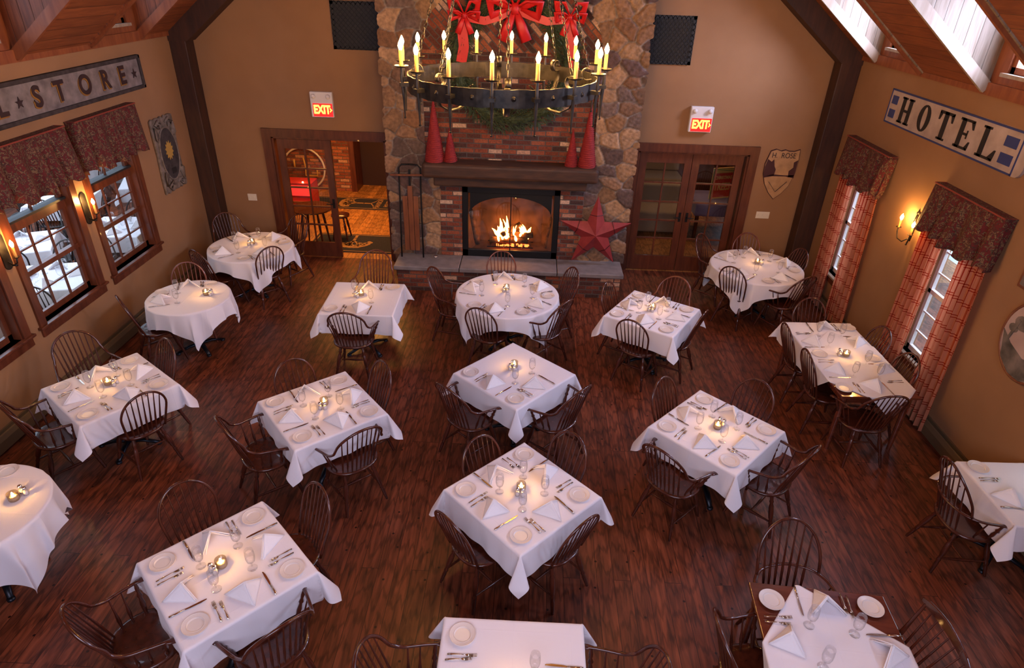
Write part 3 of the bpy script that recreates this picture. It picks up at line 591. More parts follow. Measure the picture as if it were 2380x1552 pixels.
def wreath():
    c = Vector((-.31, FY-.13, 3.41)); t = empty('wreath', c, 0, 'big green fir wreath with red bow hanging on the chimney', 'wreath')
    R0, r0 = .78, .165; m = MB(); m.torus((0, 0, 0), R0, .07, 40, 8, 'y')
    for i in range(5200):
        a = random.uniform(0, 2*PI); b = random.uniform(0, 2*PI); q = r0*math.sqrt(random.random())
        ct = Vector((math.cos(a), 0, math.sin(a))); p = ct*(R0+q*math.cos(b))+Vector((0, q*math.sin(b)*.8, 0))
        d = (ct*math.cos(b)+Vector((0, math.sin(b)*.8, 0)))*.8+Vector((-math.sin(a), 0, math.cos(a)))*random.uniform(-.2, 1.2)+Vector((random.uniform(-.4, .4),)*3); d.normalize()
        s_ = d.orthogonal().normalized()*.008; e = p+d*random.uniform(.06, .12)
        if e.y > .12: continue
        m.add([p-s_, p+s_, e+s_*.3, e-s_*.3], [(0, 1, 2, 3)])
    m.build('fir_branches', M['fir'], t)
    # bows and ribbon swags
    def bow(x, z, s_, name='bow'):
        b = MB(); b.tube([(x+.03*s_, -.17, z), (x-.03*s_, -.17, z)], .05*s_, 10)
        for sx in (-1, 1):
            for up in (.12, -.02):
                P = [(x, -.16, z), (x+sx*.10*s_, -.22, z+.08*s_+up*s_), (x+sx*.22*s_, -.22, z+.07*s_+up*s_), (x+sx*.20*s_, -.17, z-.04*s_+up*s_), (x+sx*.05*s_, -.16, z-.01)]
                b.tube(P, [.02*s_, .045*s_, .06*s_, .05*s_, .02*s_], 8, flat=.35)
            b.tube([(x, -.17, z), (x+sx*.06*s_, -.19, z-.14*s_), (x+sx*.11*s_, -.18, z-.26*s_)], [.02*s_, .045*s_, .05*s_], 6, flat=.2)
        b.build(name, M['ribbon'], t, True)
    bow(.02, .66, 1.5); bow(-.65, .56, .85); bow(.75, .58, .85)
    def strip(P, w):
        m = MB(); n = len(P); v = []
        for i, p in enumerate(P):
            p = Vector(p); d = (Vector(P[min(i+1, n-1)])-Vector(P[max(i-1, 0)])).normalized(); s2 = Vector((-d.z, 0, d.x))*w/2; tw = .012*math.sin(i*1.7)
            v += [p-s2+Vector((0, tw, 0)), p+s2-Vector((0, tw, 0))]
        k = len(v); m.add(v+[q+Vector((0, .004, 0)) for q in v], [(2*i, 2*i+1, 2*i+3, 2*i+2) for i in range(n-1)]+[(k+2*i, k+2*i+2, k+2*i+3, k+2*i+1) for i in range(n-1)])
        m.build('ribbon', M['ribbon'], t, True)
    strip([(0, -.15, .66), (-.18, -.16, .56), (-.38, -.16, .50), (-.65, -.15, .54)], .10)
    strip([(0, -.15, .66), (.22, -.16, .58), (.45, -.16, .52), (.75, -.15, .56)], .10)
    strip([(-.66, -.15, .54), (-.68, -.16, .36), (-.66, -.16, .18), (-.70, -.15, -.02)], .14)
    strip([(.76, -.15, .56), (.79, -.16, .36), (.81, -.16, .16), (.86, -.15, -.10)], .14)
wreath()
# big red star leaning on the hearth
def star():
    c = Vector((1.06, FY-.17, .96)); t = empty('barn_star', (1.06, FY-.17, .43), 0, 'large dark red metal barn star leaning at the right side of the hearth', 'star')
    R, r, dz = .60, .235, .14; tip = []; m = MB(); lean = .05
    v = [(0, -dz, .53)]
    for i in range(10):
        a = PI/2+i*PI/5; q = R if i % 2 == 0 else r; v.append((q*math.cos(a)*.97, lean*(.6-q*math.sin(a))*.0, .53+q*math.sin(a)))
    f = [(0, 1+i, 1+(i+1) % 10) for i in range(10)]; v.append((0, .012, .53)); f += [(11, 1+(i+1) % 10, 1+i) for i in range(10)]
    m.add(v, f); m.build('star_face', M['red_metal'], t)
    for i in range(5):
        b = MB(); a = PI/2+i*2*PI/5; d = Vector((math.cos(a), 0, math.sin(a))); p = Vector((0, -dz*.45, .53))+d*R*.5; s2 = Vector((-d.z, 0, d.x))*.105
        b.tube([p+s2+Vector((0, .055, 0)), p+Vector((0, -.012, 0)), p-s2+Vector((0, .055, 0))], .004, 5)
        b.build('wire', M['blackmetal'], t)
star()
# old sled
def sled():
    t = empty('wooden_sled', (-1.84, 9.5, .43), 0, 'old wooden sled with black runners standing on the left end of the hearth', 'sled')
    for s_ in (-1, 1):
        MB().tube([(s_*.175, -.03, 0), (s_*.17, .0, .5), (s_*.165, .04, 1.0), (s_*.165, .07, 1.42), (s_*.12, .075, 1.47), (0, .075, 1.475)], .012, 6).build('runner', M['blackmetal'], t, True)
    for i in range(3):
        x = (i-1)*.083; top = 1.0 if i != 1 else 1.16
        MB().box(x-.039, .0, .10, x+.039, .018, top).build('slat', M['sled'], t, mods=(.012, 2))
    MB().bar((0, .03, 1.1), (0, .045, 1.40), .03, .03).build('tow_bar', M['blackmetal'], t)
    MB().bar((-.30, .04, 1.31), (.31, .035, 1.33), .035, .03).build('steering_bar', M['sled'], t, mods=(.008, 2))
sled()
tag(MB().lathe([(.0, 0), (.035, 0), (.04, .012), (.03, .03), (.0, .03)], (-1.47, 9.50, .43), 16).build('tin', M['chrome'], None, True), 'small silver round tin on the left end of the hearth', 'tin')

# ================================================================ ON THE WALLS
# frames (u along the wall to the viewer's right, v up)
FL = lambda y0, z0, x: (lambda u, v: (x, y0+u, z0+v))       # left wall
FRr = lambda y0, z0, x: (lambda u, v: (x, y0-u, z0+v))      # right wall
FB = lambda x0, z0, y: (lambda u, v: (x0+u, y, z0+v))       # back wall
def rect(u0, v0, u1, v1): return [(u0, v0), (u1, v0), (u1, v1), (u0, v1)]
def star_poly(r, u, v, k=.4): return [(u+(r if i % 2 == 0 else r*k)*math.sin(i*PI/5), v+(r if i % 2 == 0 else r*k)*math.cos(i*PI/5)) for i in range(10)]
TEXTS = []
def text_mesh(txt, size, loc, basis, mat, name, parent, off=.0, ext=.004, sx=1.0, local=False):
    c = bpy.data.curves.new(name, 'FONT'); c.body = txt; c.size = size; c.offset = off; c.extrude = ext; c.align_x = 'CENTER'; c.align_y = 'CENTER'; c.materials.append(mat)
    o = bpy.data.objects.new(name, c); COL.objects.link(o)
    M4 = Matrix((Vector(basis[0])*sx, Vector(basis[1]), Vector(basis[0]).cross(Vector(basis[1])))).transposed().to_4x4(); M4.translation = Vector(loc)-(parent.location if parent and not local else Vector())
    o.parent = parent; o.matrix_local = M4; TEXTS.append(o); return o
# STORE sign
def store_sign():
    y0, y1, z0, z1 = 5.2, 9.11, 2.955, 3.375; x = XL; F = FL(0, 0, x)
    t = empty('store_sign', (XL, 8.0, 3.16), 0, 'long weathered grey wooden STORE sign with stars high on the left wall', 'sign')
    kid(MB().box(x, y0, z0, x+.03, y1, z1).build('board', M['sign_white'], t), t)
    f = MB(); fw = .045
    f.box(x, y0, z1-fw, x+.055, y1, z1).box(x, y0, z0, x+.055, y1, z0+fw).box(x, y1-fw, z0, x+.055, y1, z1).box(x, y0, z0, x+.055, y0+fw, z1)
    kid(f.build('frame', M['sign_frame'], t, mods=(.008, 2)), t)
    for ch, y in zip('LSTORE', (6.50, 7.035, 7.41, 7.87, 8.275, 8.645)):
        for m, dy, dz, dx in (('gold', -.014, -.014, .034), ('letter', 0, 0, .037)):
            text_mesh(ch, .30, (x+dx, y+dy, 3.163+dz), ((0, 1, 0), (0, 0, 1)), M[m], 'letter_shadow' if m == 'gold' else 'letter', t, off=.009, sx=.95)
    for y in (6.76, 8.925): kid(MB().prism(star_poly(.062, y, 3.155), lambda u, v: (x+.03, u, v), 0, (.008, 0, 0)).build('painted_star', M['letter'], t), t)
store_sign()
def hotel_sign():
    x = XR; t = empty('hotel_sign', (XR, 7.6, 3.1), 0, 'white HOTEL sign board with blue squares high on the right wall', 'sign')
    F = FRr(8.93, 2.905, x-.032); L_, h = 2.74, .415; rr = .09
    poly = [(0, 0), (L_-rr, 0)]+[(L_-rr+rr*math.sin(a), rr-rr*math.cos(a)) for a in (PI/8, PI/4, 3*PI/8, PI/2)]+[(L_, h), (0, h)]
    kid(MB().prism(poly, F, 0, (.03, 0, 0)).build('board', M['sign_cream'], t), t)
    e = MB(); F2 = FRr(8.93, 2.905, x-.038)
    for r in (rect(0, 0, L_-.13, .018), rect(0, h-.018, L_-.02, h), rect(L_-.14, 0, L_-.125, h), rect(-.006, 0, .01, h)): e.prism(r, F2, 0, (.012, 0, 0))
    kid(e.build('blue_edge', M['blue'], t), t)
    for u in (.055, 2.36):
        w_ = .14 if u < 1 else .19
        for v in (.075, .24): kid(MB().prism(rect(u, v, u+w_, v+.10), F2, 0, (.008, 0, 0)).build('blue_square', M['blue'], t), t)
    def letter(uc, rects, extra=()):
        m = MB(); F3 = FRr(8.93-uc, 2.905+.055, x-.040)
        for r in rects: m.prism(rect(*r), F3, 0, (.008, 0, 0))
        for p in extra: m.prism(p, F3, 0, (.008, 0, 0))
        kid(m.build('letter', M['blackpaint'], t), t)
    H = .305
    letter(.44, [(-.115, 0, -.045, H), (.045, 0, .115, H), (-.045, .135, .045, .165), (-.14, 0, -.02, .022), (.02, 0, .14, .022), (-.14, H-.022, -.02, H), (.02, H-.022, .14, H)])
    n = 24; ring = []
    for i in range(n):
        a, b = 2*PI*i/n, 2*PI*(i+1)/n
        ring.append([(.125*math.cos(a), H/2+H/2*math.sin(a)), (.125*math.cos(b), H/2+H/2*math.sin(b)), (.052*math.cos(b), H/2+.13*math.sin(b)), (.052*math.cos(a), H/2+.13*math.sin(a))])
    letter(.88, [], ring)
    letter(1.31, [(-.038, 0, .038, H), (-.14, H-.03, .14, H), (-.075, 0, .075, .022)], [[(-.14, H), (-.14, H-.10), (-.12, H-.10), (-.09, H-.03)], [(.14, H), (.14, H-.10), (.12, H-.10), (.09, H-.03)]])
    letter(1.71, [(-.10, 0, -.03, H), (-.13, 0, .12, .024), (-.13, H-.024, .12, H), (-.03, .14, .05, .165), (.04, .11, .055, .195)], [[(.12, 0), (.135, .09), (.115, .09), (.07, .024)], [(.12, H), (.135, H-.09), (.115, H-.09), (.07, H-.024)]])
    letter(2.13, [(-.11, 0, -.04, H), (-.14, 0, .14, .024), (-.14, H-.022, -.01, H)], [[(.14, 0), (.155, .11), (.135, .11), (.06, .024)]])
hotel_sign()
# air grilles
for x0, x1, z0, z1, lab in ((-3.02, -2.19, 3.40, 4.05, 'black air return grille on the back wall left of the chimney'), (1.55, 2.31, 3.355, 4.01, 'black air return grille on the back wall right of the chimney')):
    m = MB(); m.box(x0, D-.03, z0, x1, D-.018, z0+.045).box(x0, D-.03, z1-.045, x1, D-.018, z1).box(x0, D-.03, z0, x0+.045, D-.018, z1).box(x1-.045, D-.03, z0, x1, D-.018, z1)
    nn = 12; sx = (x1-x0)/nn; sz = (z1-z0)/9
    for i in range(-9, nn+1):
        for s_ in (1, -1):
            P = []
            for tt in range(0, 10):
                xx = x0+(i+tt if s_ > 0 else i+9-tt)*sx; zz = z0+tt*sz
                if x0 <= xx <= x1: P.append((xx, zz))
            if len(P) > 1: m.bar((P[0][0], D-.024, P[0][1]), (P[-1][0], D-.024, P[-1][1]), .008, .012, (0, 1, 0))
    for i in range(1, 9): m.box(x0, D-.025, z0+i*sz-.004, x1, D-.019, z0+i*sz+.004)
    o = tag(m.build('air_grille', M['grille']), lab, 'air grille', 'black air grilles beside the chimney')
    MB().box(x0+.01, D-.016, z0+.01, x1-.01, D, z1-.01).build('backing', M['blackpaint'], o)
def exit_sign(x, z, lab):
    t = empty('exit_sign', (x, D, z), 0, lab, 'exit sign', 'lit red exit signs above the doors')
    MB().box(-.175, -.075, -.19, .175, 0, .19).build('housing', M['white_plastic'], t, mods=(.012, 3))
    MB().box(-.14, -.079, -.175, .165, -.07, .02).build('red_panel', M['exit_red'], t)
    for sx in (-1, 1): MB().lathe([(.03, 0), (.036, .4), (.030, 1), (0, 1)], (sx*.115, -.07, .13), 14, (sx*.115, -.11, .12)).build('lamp_head', M['white_plastic'], t, True)
    text_mesh('EXIT', .175, (.0, -.082, -.075), ((1, 0, 0), (0, 0, 1)), M['exit_letter'], 'letters', t, off=.006, ext=.002, sx=.72, local=True)
    MB().prism([(.125, -.04), (.158, -.075), (.125, -.11), (.125, -.09), (.14, -.075), (.125, -.06)], lambda u, v: (u, -.083, v), 0, (0, .003, 0)).build('arrow', M['exit_letter'], t)
exit_sign(-3.29, 2.60, 'lit red exit sign over the left doorway'); exit_sign(2.60, 2.59, 'lit red exit sign over the right doorway')
for x, z, w_, lab in ((-4.68, 1.045, .15, 'cream double light switch left of the left doorway'), (3.90, 1.09, .22, 'cream triple light switch under the shield plaque')):
    t = empty('light_switch', (x, D, z), 0, lab, 'light switch'); MB().box(-w_/2, -.008, -.058, w_/2, 0, .058).build('plate', M['cream'], t, mods=(.003, 2))
    n = 2 if w_ < .2 else 3
    for i in range(n): MB().box(-w_/2+w_*(i+.5)/n-.006, -.018, -.012, -w_/2+w_*(i+.5)/n+.006, -.008, .012).build('toggle', M['cream'], t)
t = empty('wall_outlet', (XL, 9.30, .335), 0, 'cream wall outlet low on the left wall', 'outlet'); MB().box(0, -.037, -.06, .007, .037, .06).build('plate', M['cream'], t); MB().box(.006, -.015, .01, .011, .015, .04).box(.006, -.015, -.04, .011, .015, -.01).build('sockets', M['blackpaint'], t)
# shield plaque
def shield():
    t = empty('shield_plaque', (4.0, D, 1.78), 0, 'tan shield-shaped painted wooden plaque right of the right doorway', 'plaque')
    P = [(-.20, .36), (-.12, .39), (-.04, .365), (.02, .385), (.08, .365), (.16, .365), (.24, .395), (.255, .2), (.24, 0), (.19, -.18), (.10, -.31), (0, -.40), (-.10, -.30), (-.19, -.16), (-.245, 0), (-.25, .16), (-.22, .28)]
    MB().prism([(a*1.03, b*1.03) for a, b in P], lambda u, v: (u, -.02, v), 0, (0, .02, 0)).build('rim', M['darkred'], t)
    MB().prism(P, lambda u, v: (u, -.026, v), 0, (0, .01, 0)).build('panel', M['plaque'], t)
    m = MB(); Fp = lambda u, v: (u, -.029, v)
    m.prism([(-.225, .24), (-.16, .20), (-.13, .24), (-.10, .13), (-.07, .08), (-.08, -.02), (-.245, -.03), (-.248, .12)], Fp, 0, (0, .005, 0))
    m.prism([(.25, .24), (.19, .20), (.20, .12), (.14, .06), (.15, -.04), (.24, -.02)], Fp, 0, (0, .005, 0))
    m.prism([(-.245, -.03), (-.08, -.0), (.10, -.01), (.24, .0), (.243, -.05), (.1, -.025), (-.1, -.03), (-.24, -.06)], Fp, 0, (0, .005, 0))
    m.build('painted_trees', M['darkred'], t)
    s_ = MB(); s_.bar((-.14, -.027, -.12), (.0, -.027, -.28), .004, .022, (0, 1, 0)).bar((0, -.027, -.28), (.15, -.027, -.11), .004, .022, (0, 1, 0)); s_.build('painted_square', M['letter'], t)
    text_mesh('H.  ROSE', .115, (.01, -.028, .30), ((1, 0, 0), (0, 0, 1)), M['letter'], 'lettering', t, ext=.002, sx=.85, local=True)
shield()
# carved sun plaque on the left wall
def sun_plaque():
    t = empty('carved_plaque', (XL+.004, 9.30, 2.0), 0, 'narrow carved grey wooden plaque with a painted sun beside the left corner post', 'plaque')
    F = lambda u, v: (0, u, v); P = []
    for i in range(13): P.append((-.30+.05*i, .50+.035*abs(math.sin(i*1.35))+.0))
    P += [(.31, .3), (.29, 0), (.30, -.3), (.33, -.48)]
    for i in range(13): P.append((.32-.052*i, -.51-.035*abs(math.sin(i*1.35+.6))))
    P += [(-.31, -.3), (-.29, 0), (-.30, .3)]
    MB().prism(P, F, 0, (.035, 0, 0)).build('backboard', M['ornate'], t, mods=(.01, 2))
    m = MB()
    for s_ in (-1, 1):
        for v in (.44, -.44):
            m.tube([(.04, s_*.05, v), (.055, s_*.14, v+.05), (.05, s_*.22, v), (.05, s_*.17, v-.05), (.05, s_*.12, v-.01)], [.012, .02, .022, .018, .008], 7)
            m.tube([(.04, s_*.25, v*.95), (.05, s_*.27, v*.6), (.045, s_*.24, v*.5)], [.022, .018, .006], 7)
    m.torus((.04, 0, 0), .38, .016, 36, 6, 'x'); m.v = [(a, b*.62 if abs(a-.04) < .02 and abs(b*b+c*c-.1444) < .03 else b, c) for a, b, c in m.v]
    m.build('scrollwork', M['ornate'], t, True)
    MB().prism([(.235*math.cos(a), .37*math.sin(a)) for a in [2*PI*i/28 for i in range(28)]], lambda u, v: (.036, u, v), 0, (.008, 0, 0)).build('oval_panel', M['sign_frame'], t)
    MB().prism([((.11 if i % 2 else .075)*math.cos(a), .05+(.14 if i % 2 else .10)*math.sin(a)) for i, a in enumerate([2*PI*i/24 for i in range(24)])], lambda u, v: (.045, u, v), 0, (.006, 0, 0)).build('painted_sun', M['sunglow'], t)
    MB().box(.044, -.04, -.29, .05, .07, -.21).build('painted_plate', M['blackpaint'], t)
sun_plaque()
# oval painting and the dark picture behind it (right wall)
def oval():
    t = empty('oval_painting', (XR, 5.2, 1.66), 0, 'oval framed country landscape painting on the right wall at the picture edge', 'painting')
    E = lambda k: [(.36*k*math.cos(a), .38*k*math.sin(a)) for a in [2*PI*i/40 for i in range(40)]]
    F = lambda d: (lambda u, v: (-d, -u, v))
    MB().prism(E(1), F(.045), 0, (.044, 0, 0)).build('backing_board', M['darkwall'], t)
    MB().tube([(-.045, -u, v) for u, v in E(1)], .014, 8, closed=True).build('frame', M['sled'], t, True)
    MB().prism(E(.96), F(.052), 0, (.006, 0, 0)).build('painted_sky', M['pale'], t)
    m = MB(); m.prism([(-.34, -.02), (-.2, -.10), (0, -.16), (.2, -.12), (.33, -.08), (.25, -.26), (.08, -.36), (-.08, -.36), (-.24, -.27)], F(.056), 0, (.004, 0, 0))
    for u, v, r in ((-.16, .12, .10), (-.06, .20, .09), (.04, .10, .08), (.17, .17, .10), (-.24, .04, .06)): m.prism([(u+r*math.cos(a), v+r*.7*math.sin(a)) for a in [2*PI*i/12 for i in range(12)]], F(.056), 0, (.004, 0, 0))
    m.bar((-.058, .25, -.08), (-.058, .20, .14), .03, .004, (1, 0, 0)); m.build('painted_trees', M['painting'], t)
oval()
t = empty('framed_picture', (XR, 5.25, 2.28), 0, 'dark framed picture hanging above the oval painting', 'picture')
MB().box(-.03, -.41, -.24, 0, .41, .24).build('frame', M['sled'], t, mods=(.006, 2)); MB().box(-.034, -.38, -.21, -.029, .38, .21).build('picture_sheet', M['painting'], t)

# --- valances and curtains
def valance(x, s_, y0, y1, z0, z1, lab, grp):
    t = empty('valance', (x, (y0+y1)/2, z1), 0, lab, 'valance', grp); w_ = (y1-y0)/2; n = 150
    m = MB(); rows = 12; L = w_*2+.26; v = []
    for j in range(rows+1):
        f = j/rows
        for i in range(n+1):
            q = i/n*L-.13
            if q < 0: px, py = s_*(.12+q), -w_
            elif q > 2*w_: px, py = s_*(.12-(q-2*w_)), w_
            else: px, py = s_*.12, -w_+q
            amp = .010+.050*f; k = q*25+1.3*math.sin(q*8)
            px += s_*amp*(.6-1.9*abs(math.cos(k/2))**5+.25*math.sin(k*2.7))+s_*.05*f; py *= 1+.07*f
            zz = -(z1-z0)*f+(.018*math.sin(q*34)+.03*math.sin(q*7+1) if j == rows else 0)
            v.append((px if px*s_ > .004 else s_*.004, py, zz))
    m.add(v, [(j*(n+1)+i, j*(n+1)+i+1, (j+1)*(n+1)+i+1, (j+1)*(n+1)+i) for j in range(rows) for i in range(n)])
    o = m.build('valance_fabric', M['floral'], t, True)
    md = o.modifiers.new('thickness', 'SOLIDIFY'); md.thickness = .004
    MB().bar((s_*.06, -w_-.01, .005), (s_*.06, w_+.01, .005), .125, .012).build('mounting_board', M['floral'], t)
    MB().tube([(s_*.005, -w_, .006), (s_*.125, -w_, .006), (s_*.125, w_, .006), (s_*.005, w_, .006)], .009, 6).build('piping', M['rod'], t)
valance(XL, 1, 7.36, 8.62, 2.24, 2.83, 'dark red floral valance on the left wall window nearest the fireplace', 'floral valances')
valance(XL, 1, 5.96, 7.18, 2.24, 2.83, 'dark red floral valance on the left wall between the two candle sconces', 'floral valances')
valance(XR, -1, 8.36, 9.62, 2.02, 2.56, 'dark red floral valance on the right wall window nearest the corner post', 'floral valances')
valance(XR, -1, 6.02, 7.26, 2.02, 2.56, 'dark red floral valance over the right wall window nearest the oval painting', 'floral valances')
def curtain(y0, y1, yb0, yb1, lab):
    n, rows = 90, 26; v = []; uv = []; x = XR-.085
    for j in range(rows+1):
        f = j/rows; a, b = y0+(yb0-y0)*f, y1+(yb1-y1)*f
        for i in range(n+1):
            q = i/n; k = q*2*PI*4.5+.8*math.sin(f*2.5)
            v.append((x-.03*math.sin(k)*(.6+.4*f)-.012*math.sin(k*2.3+f*3), a+(b-a)*q+.008*math.cos(k), 2.34-(2.34-.04)*f)); uv.append((q, f))
    m = MB().add(v, [(j*(n+1)+i, j*(n+1)+i+1, (j+1)*(n+1)+i+1, (j+1)*(n+1)+i) for j in range(rows) for i in range(n)])
    me = bpy.data.meshes.new('curtain'); me.from_pydata(m.v, [], m.f); me.materials.append(M['plaid']); L = me.uv_layers.new(name='uv')
    for lp in me.loops: L.data[lp.index].uv = uv[lp.vertex_index]
    me.shade_smooth(); o = bpy.data.objects.new('curtain', me); COL.objects.link(o); tag(o, lab, 'curtain', 'red plaid curtains')
curtain(9.12, 9.56, 9.08, 9.52, 'sheer red plaid curtain panel nearest the right corner post')
curtain(8.40, 8.86, 8.24, 8.80, 'sheer red plaid curtain panel left of the double sconce')
curtain(6.78, 7.24, 6.80, 7.26, 'sheer red plaid curtain panel right of the double sconce')
curtain(6.02, 6.46, 5.94, 6.42, 'sheer red plaid curtain panel nearest the oval painting')
# --- sconces
def bulb_part(p, parent, mat, k=1.0):
    MB().lathe([(.008*k, 0), (.014*k, .012*k), (.019*k, .030*k), (.015*k, .048*k), (.006*k, .066*k), (.0, .078*k)], p, 12).build('bulb', mat, parent, True)
def left_sconce(y, lab):
    t = empty('wall_sconce', (XL, y, 1.84), 0, lab, 'wall sconce', 'single candle sconces on the left wall')
    P = [(.055*math.cos(a), (.14 if math.sin(a) > 0 else -.14)+.06*math.sin(a)) for a in [2*PI*i/20 for i in range(20)]]
    MB().prism(P, lambda u, v: (0, u, v), 0, (.014, 0, 0)).build('backplate', M['iron'], t, mods=(.004, 2))
    MB().tube([(.01, 0, -.12), (.06, 0, -.15), (.11, 0, -.12), (.12, 0, -.07)], .008, 8).tube([(.05, 0, -.148), (.10, 0, -.148)], .012, 8).build('arm', M['iron'], t, True)
    MB().lathe([(0, -.07), (.016, -.068), (.034, -.055), (.035, -.052), (.012, -.060)], (.12, 0, 0), 16).build('drip_dish', M['iron'], t, True)
    MB().lathe([(.013, -.06), (.013, .055), (.0, .057)], (.12, 0, 0), 12).build('candle_sleeve', M['sleeve'], t, True)
    bulb_part((.12, 0, .055), t, M['sconce_bulb'])
left_sconce(7.27, 'iron candle sconce between the two nearest-to-fireplace left windows'); left_sconce(5.90, 'iron candle sconce at the left picture edge')
def right_sconce():
    t = empty('wall_sconce', (XR, 7.52, 1.92), 0, 'two-armed scrolled iron sconce between the plaid curtains', 'wall sconce')
    MB().tube([(-.02, 0, .20), (-.03, .01, .10), (-.03, -.01, 0), (-.02, 0, -.16)], [.012, .02, .024, .01], 8).lathe([(0, .17), (.03, .19), (.012, .22), (.0, .26)], (-.025, 0, 0), 10).build('backplate', M['iron'], t, True)
    for s_ in (-1, 1):
        MB().tube([(-.03, 0, -.12), (-.08, s_*.05, -.19), (-.11, s_*.11, -.17), (-.12, s_*.14, -.09), (-.12, s_*.14, -.04)], .007, 8).build('arm', M['iron'], t, True)
        MB().lathe([(0, -.045), (.03, -.035), (.032, -.030), (.01, -.035)], (-.12, s_*.14, 0), 14).build('drip_dish', M['iron'], t, True)
        MB().lathe([(.012, -.035), (.012, .06), (0, .062)], (-.12, s_*.14, 0), 12).build('candle_sleeve', M['sleeve'], t, True)
        bulb_part((-.12, s_*.14, .06), t, M['sconce_bulb'])
right_sconce()

# ================================================================ CHANDELIER
def chandelier():
    cx, cy, zd = -.265, 5.708, 3.815; t = empty('chandelier', (cx, cy, zd), 0, 'large round wrought-iron chandelier with sixteen lit candle bulbs hanging on chains', 'chandelier')
    R, rc = .80, .85; zt, zb = -.065, -.195; n = 96; m = MB(); v = []
    for i in range(n):
        a = 2*PI*i/n; w_ = .0025*math.sin(i*2.1)+.002*math.sin(i*5.3)
        for r, z in ((R, zt+w_), (R, zb-w_), (R-.012, zb-w_), (R-.012, zt+w_)): v.append((r*math.cos(a), r*math.sin(a), z))
    m.add(v, [(4*i+k, 4*i+(k+1) % 4, 4*((i+1) % n)+(k+1) % 4, 4*((i+1) % n)+k) for i in range(n) for k in range(4)]); m.build('iron_ring', M['iron'], t)
    ph = -2.794
    rv = MB()
    for k in range(16):
        a = ph+(k+.5)*PI/8; c, s_ = math.cos(a), math.sin(a); rv.lathe([(.020, 0), (.017, .5), (.0, 1)], (c*R, s_*R, -.13), 10, (c*(R+.007), s_*(R+.007), -.13)); rv.lathe([(.008, 0), (.0065, .7), (0, 1)], (c*R, s_*R, -.13), 8, (c*(R+.017), s_*(R+.017), -.13))
    rv.build('rivets', M['iron'], t, True)
    for k in range(16):
        a = ph+k*PI/8; c, s_ = math.cos(a), math.sin(a); P = lambda r, z: (c*r, s_*r, z)
        p = MB(); p.tube([P(rc, 0), P(rc, -.10), P(rc-.01, -.22), P(rc-.01, -.36), P(rc-.01, -.385)], [.011, .013, .014, .006, .005], 6)
        p.lathe([(0, -.40), (.010, -.393), (.010, -.385), (0, -.378)], P(rc-.01, 0), 8)
        p.bar(P(R-.015, -.13), P(rc+.02, -.13), .045, .028); p.build('candle_post', M['iron'], t)
        MB().lathe([(0, -.006), (.045, 0), (.056, .010), (.0565, .013), (.045, .005), (0, .002)], P(rc, 0), 20).build('drip_dish', M['iron'], t, True)
        MB().lathe([(.0155, .002), (.015, .125), (.006, .128)], P(rc, 0), 14).build('candle_sleeve', M['sleeve'], t, True)
        bulb_part(P(rc, .126), t, M['bulb'], 1.0)
    # eight scrolled arms and chains
    for k in range(8):
        a = PI/2+.10+k*PI/4; c, s_ = math.cos(a), math.sin(a); P = lambda r, z: Vector((c*r, s_*r, z)); tang = Vector((-s_, c, 0))
        prof = []
        for i in range(15):
            b = PI*1.75*i/14-.4; q = .035+.018*i/14; prof.append((R-.085+q*math.cos(b+PI)*-1.0, -.045+q*math.sin(b)))
        x0, z0 = prof[-1]
        prof += [(R-.045, -.09), (R-.04, -.16), (R-.075, -.235), (R-.17, -.285), (R-.28, -.28), (R-.37, -.245), (R-.44, -.19)]
        w_ = [.022]*len(prof); w_[-1] = .012
        m = MB(); v = []
        for (r, z), hw in zip(prof, w_):
            v += [P(r, z)+tang*hw, P(r, z)-tang*hw]
        kk = len(v); m.add(v, [(2*i, 2*i+1, 2*i+3, 2*i+2) for i in range(len(prof)-1)]); o = m.build('scroll_arm', M['iron'], t, True)
        md = o.modifiers.new('thickness', 'SOLIDIFY'); md.thickness = .006; md.offset = 0
        A = P(R-.085, .01); B = P(.10, 2.05); d = (B-A); L = d.length; d.normalize(); nl = int(L/.046); ch = MB()
        sd = d.cross(Vector((0, 0, 1))).normalized(); od = d.cross(sd)
        for i in range(nl):
            cc = A+d*(.023+i*.046); q = sd if i % 2 else od
            ch.tube([cc+d*.030*math.cos(u)+q*.0115*math.sin(u) for u in [2*PI*j/8 for j in range(8)]], .0034, 4, closed=True)
        ch.build('chain', M['iron'], t)
    MB().torus((0, 0, 2.06), .10, .012, 24, 8).tube([(0, 0, 2.06), (0, 0, 3.66)], .014, 8).bar((-.1, 0, 2.06), (.1, 0, 2.06), .02, .02).bar((0, -.1, 2.06), (0, .1, 2.06), .02, .02).build('hanging_rod', M['iron'], t)
chandelier()

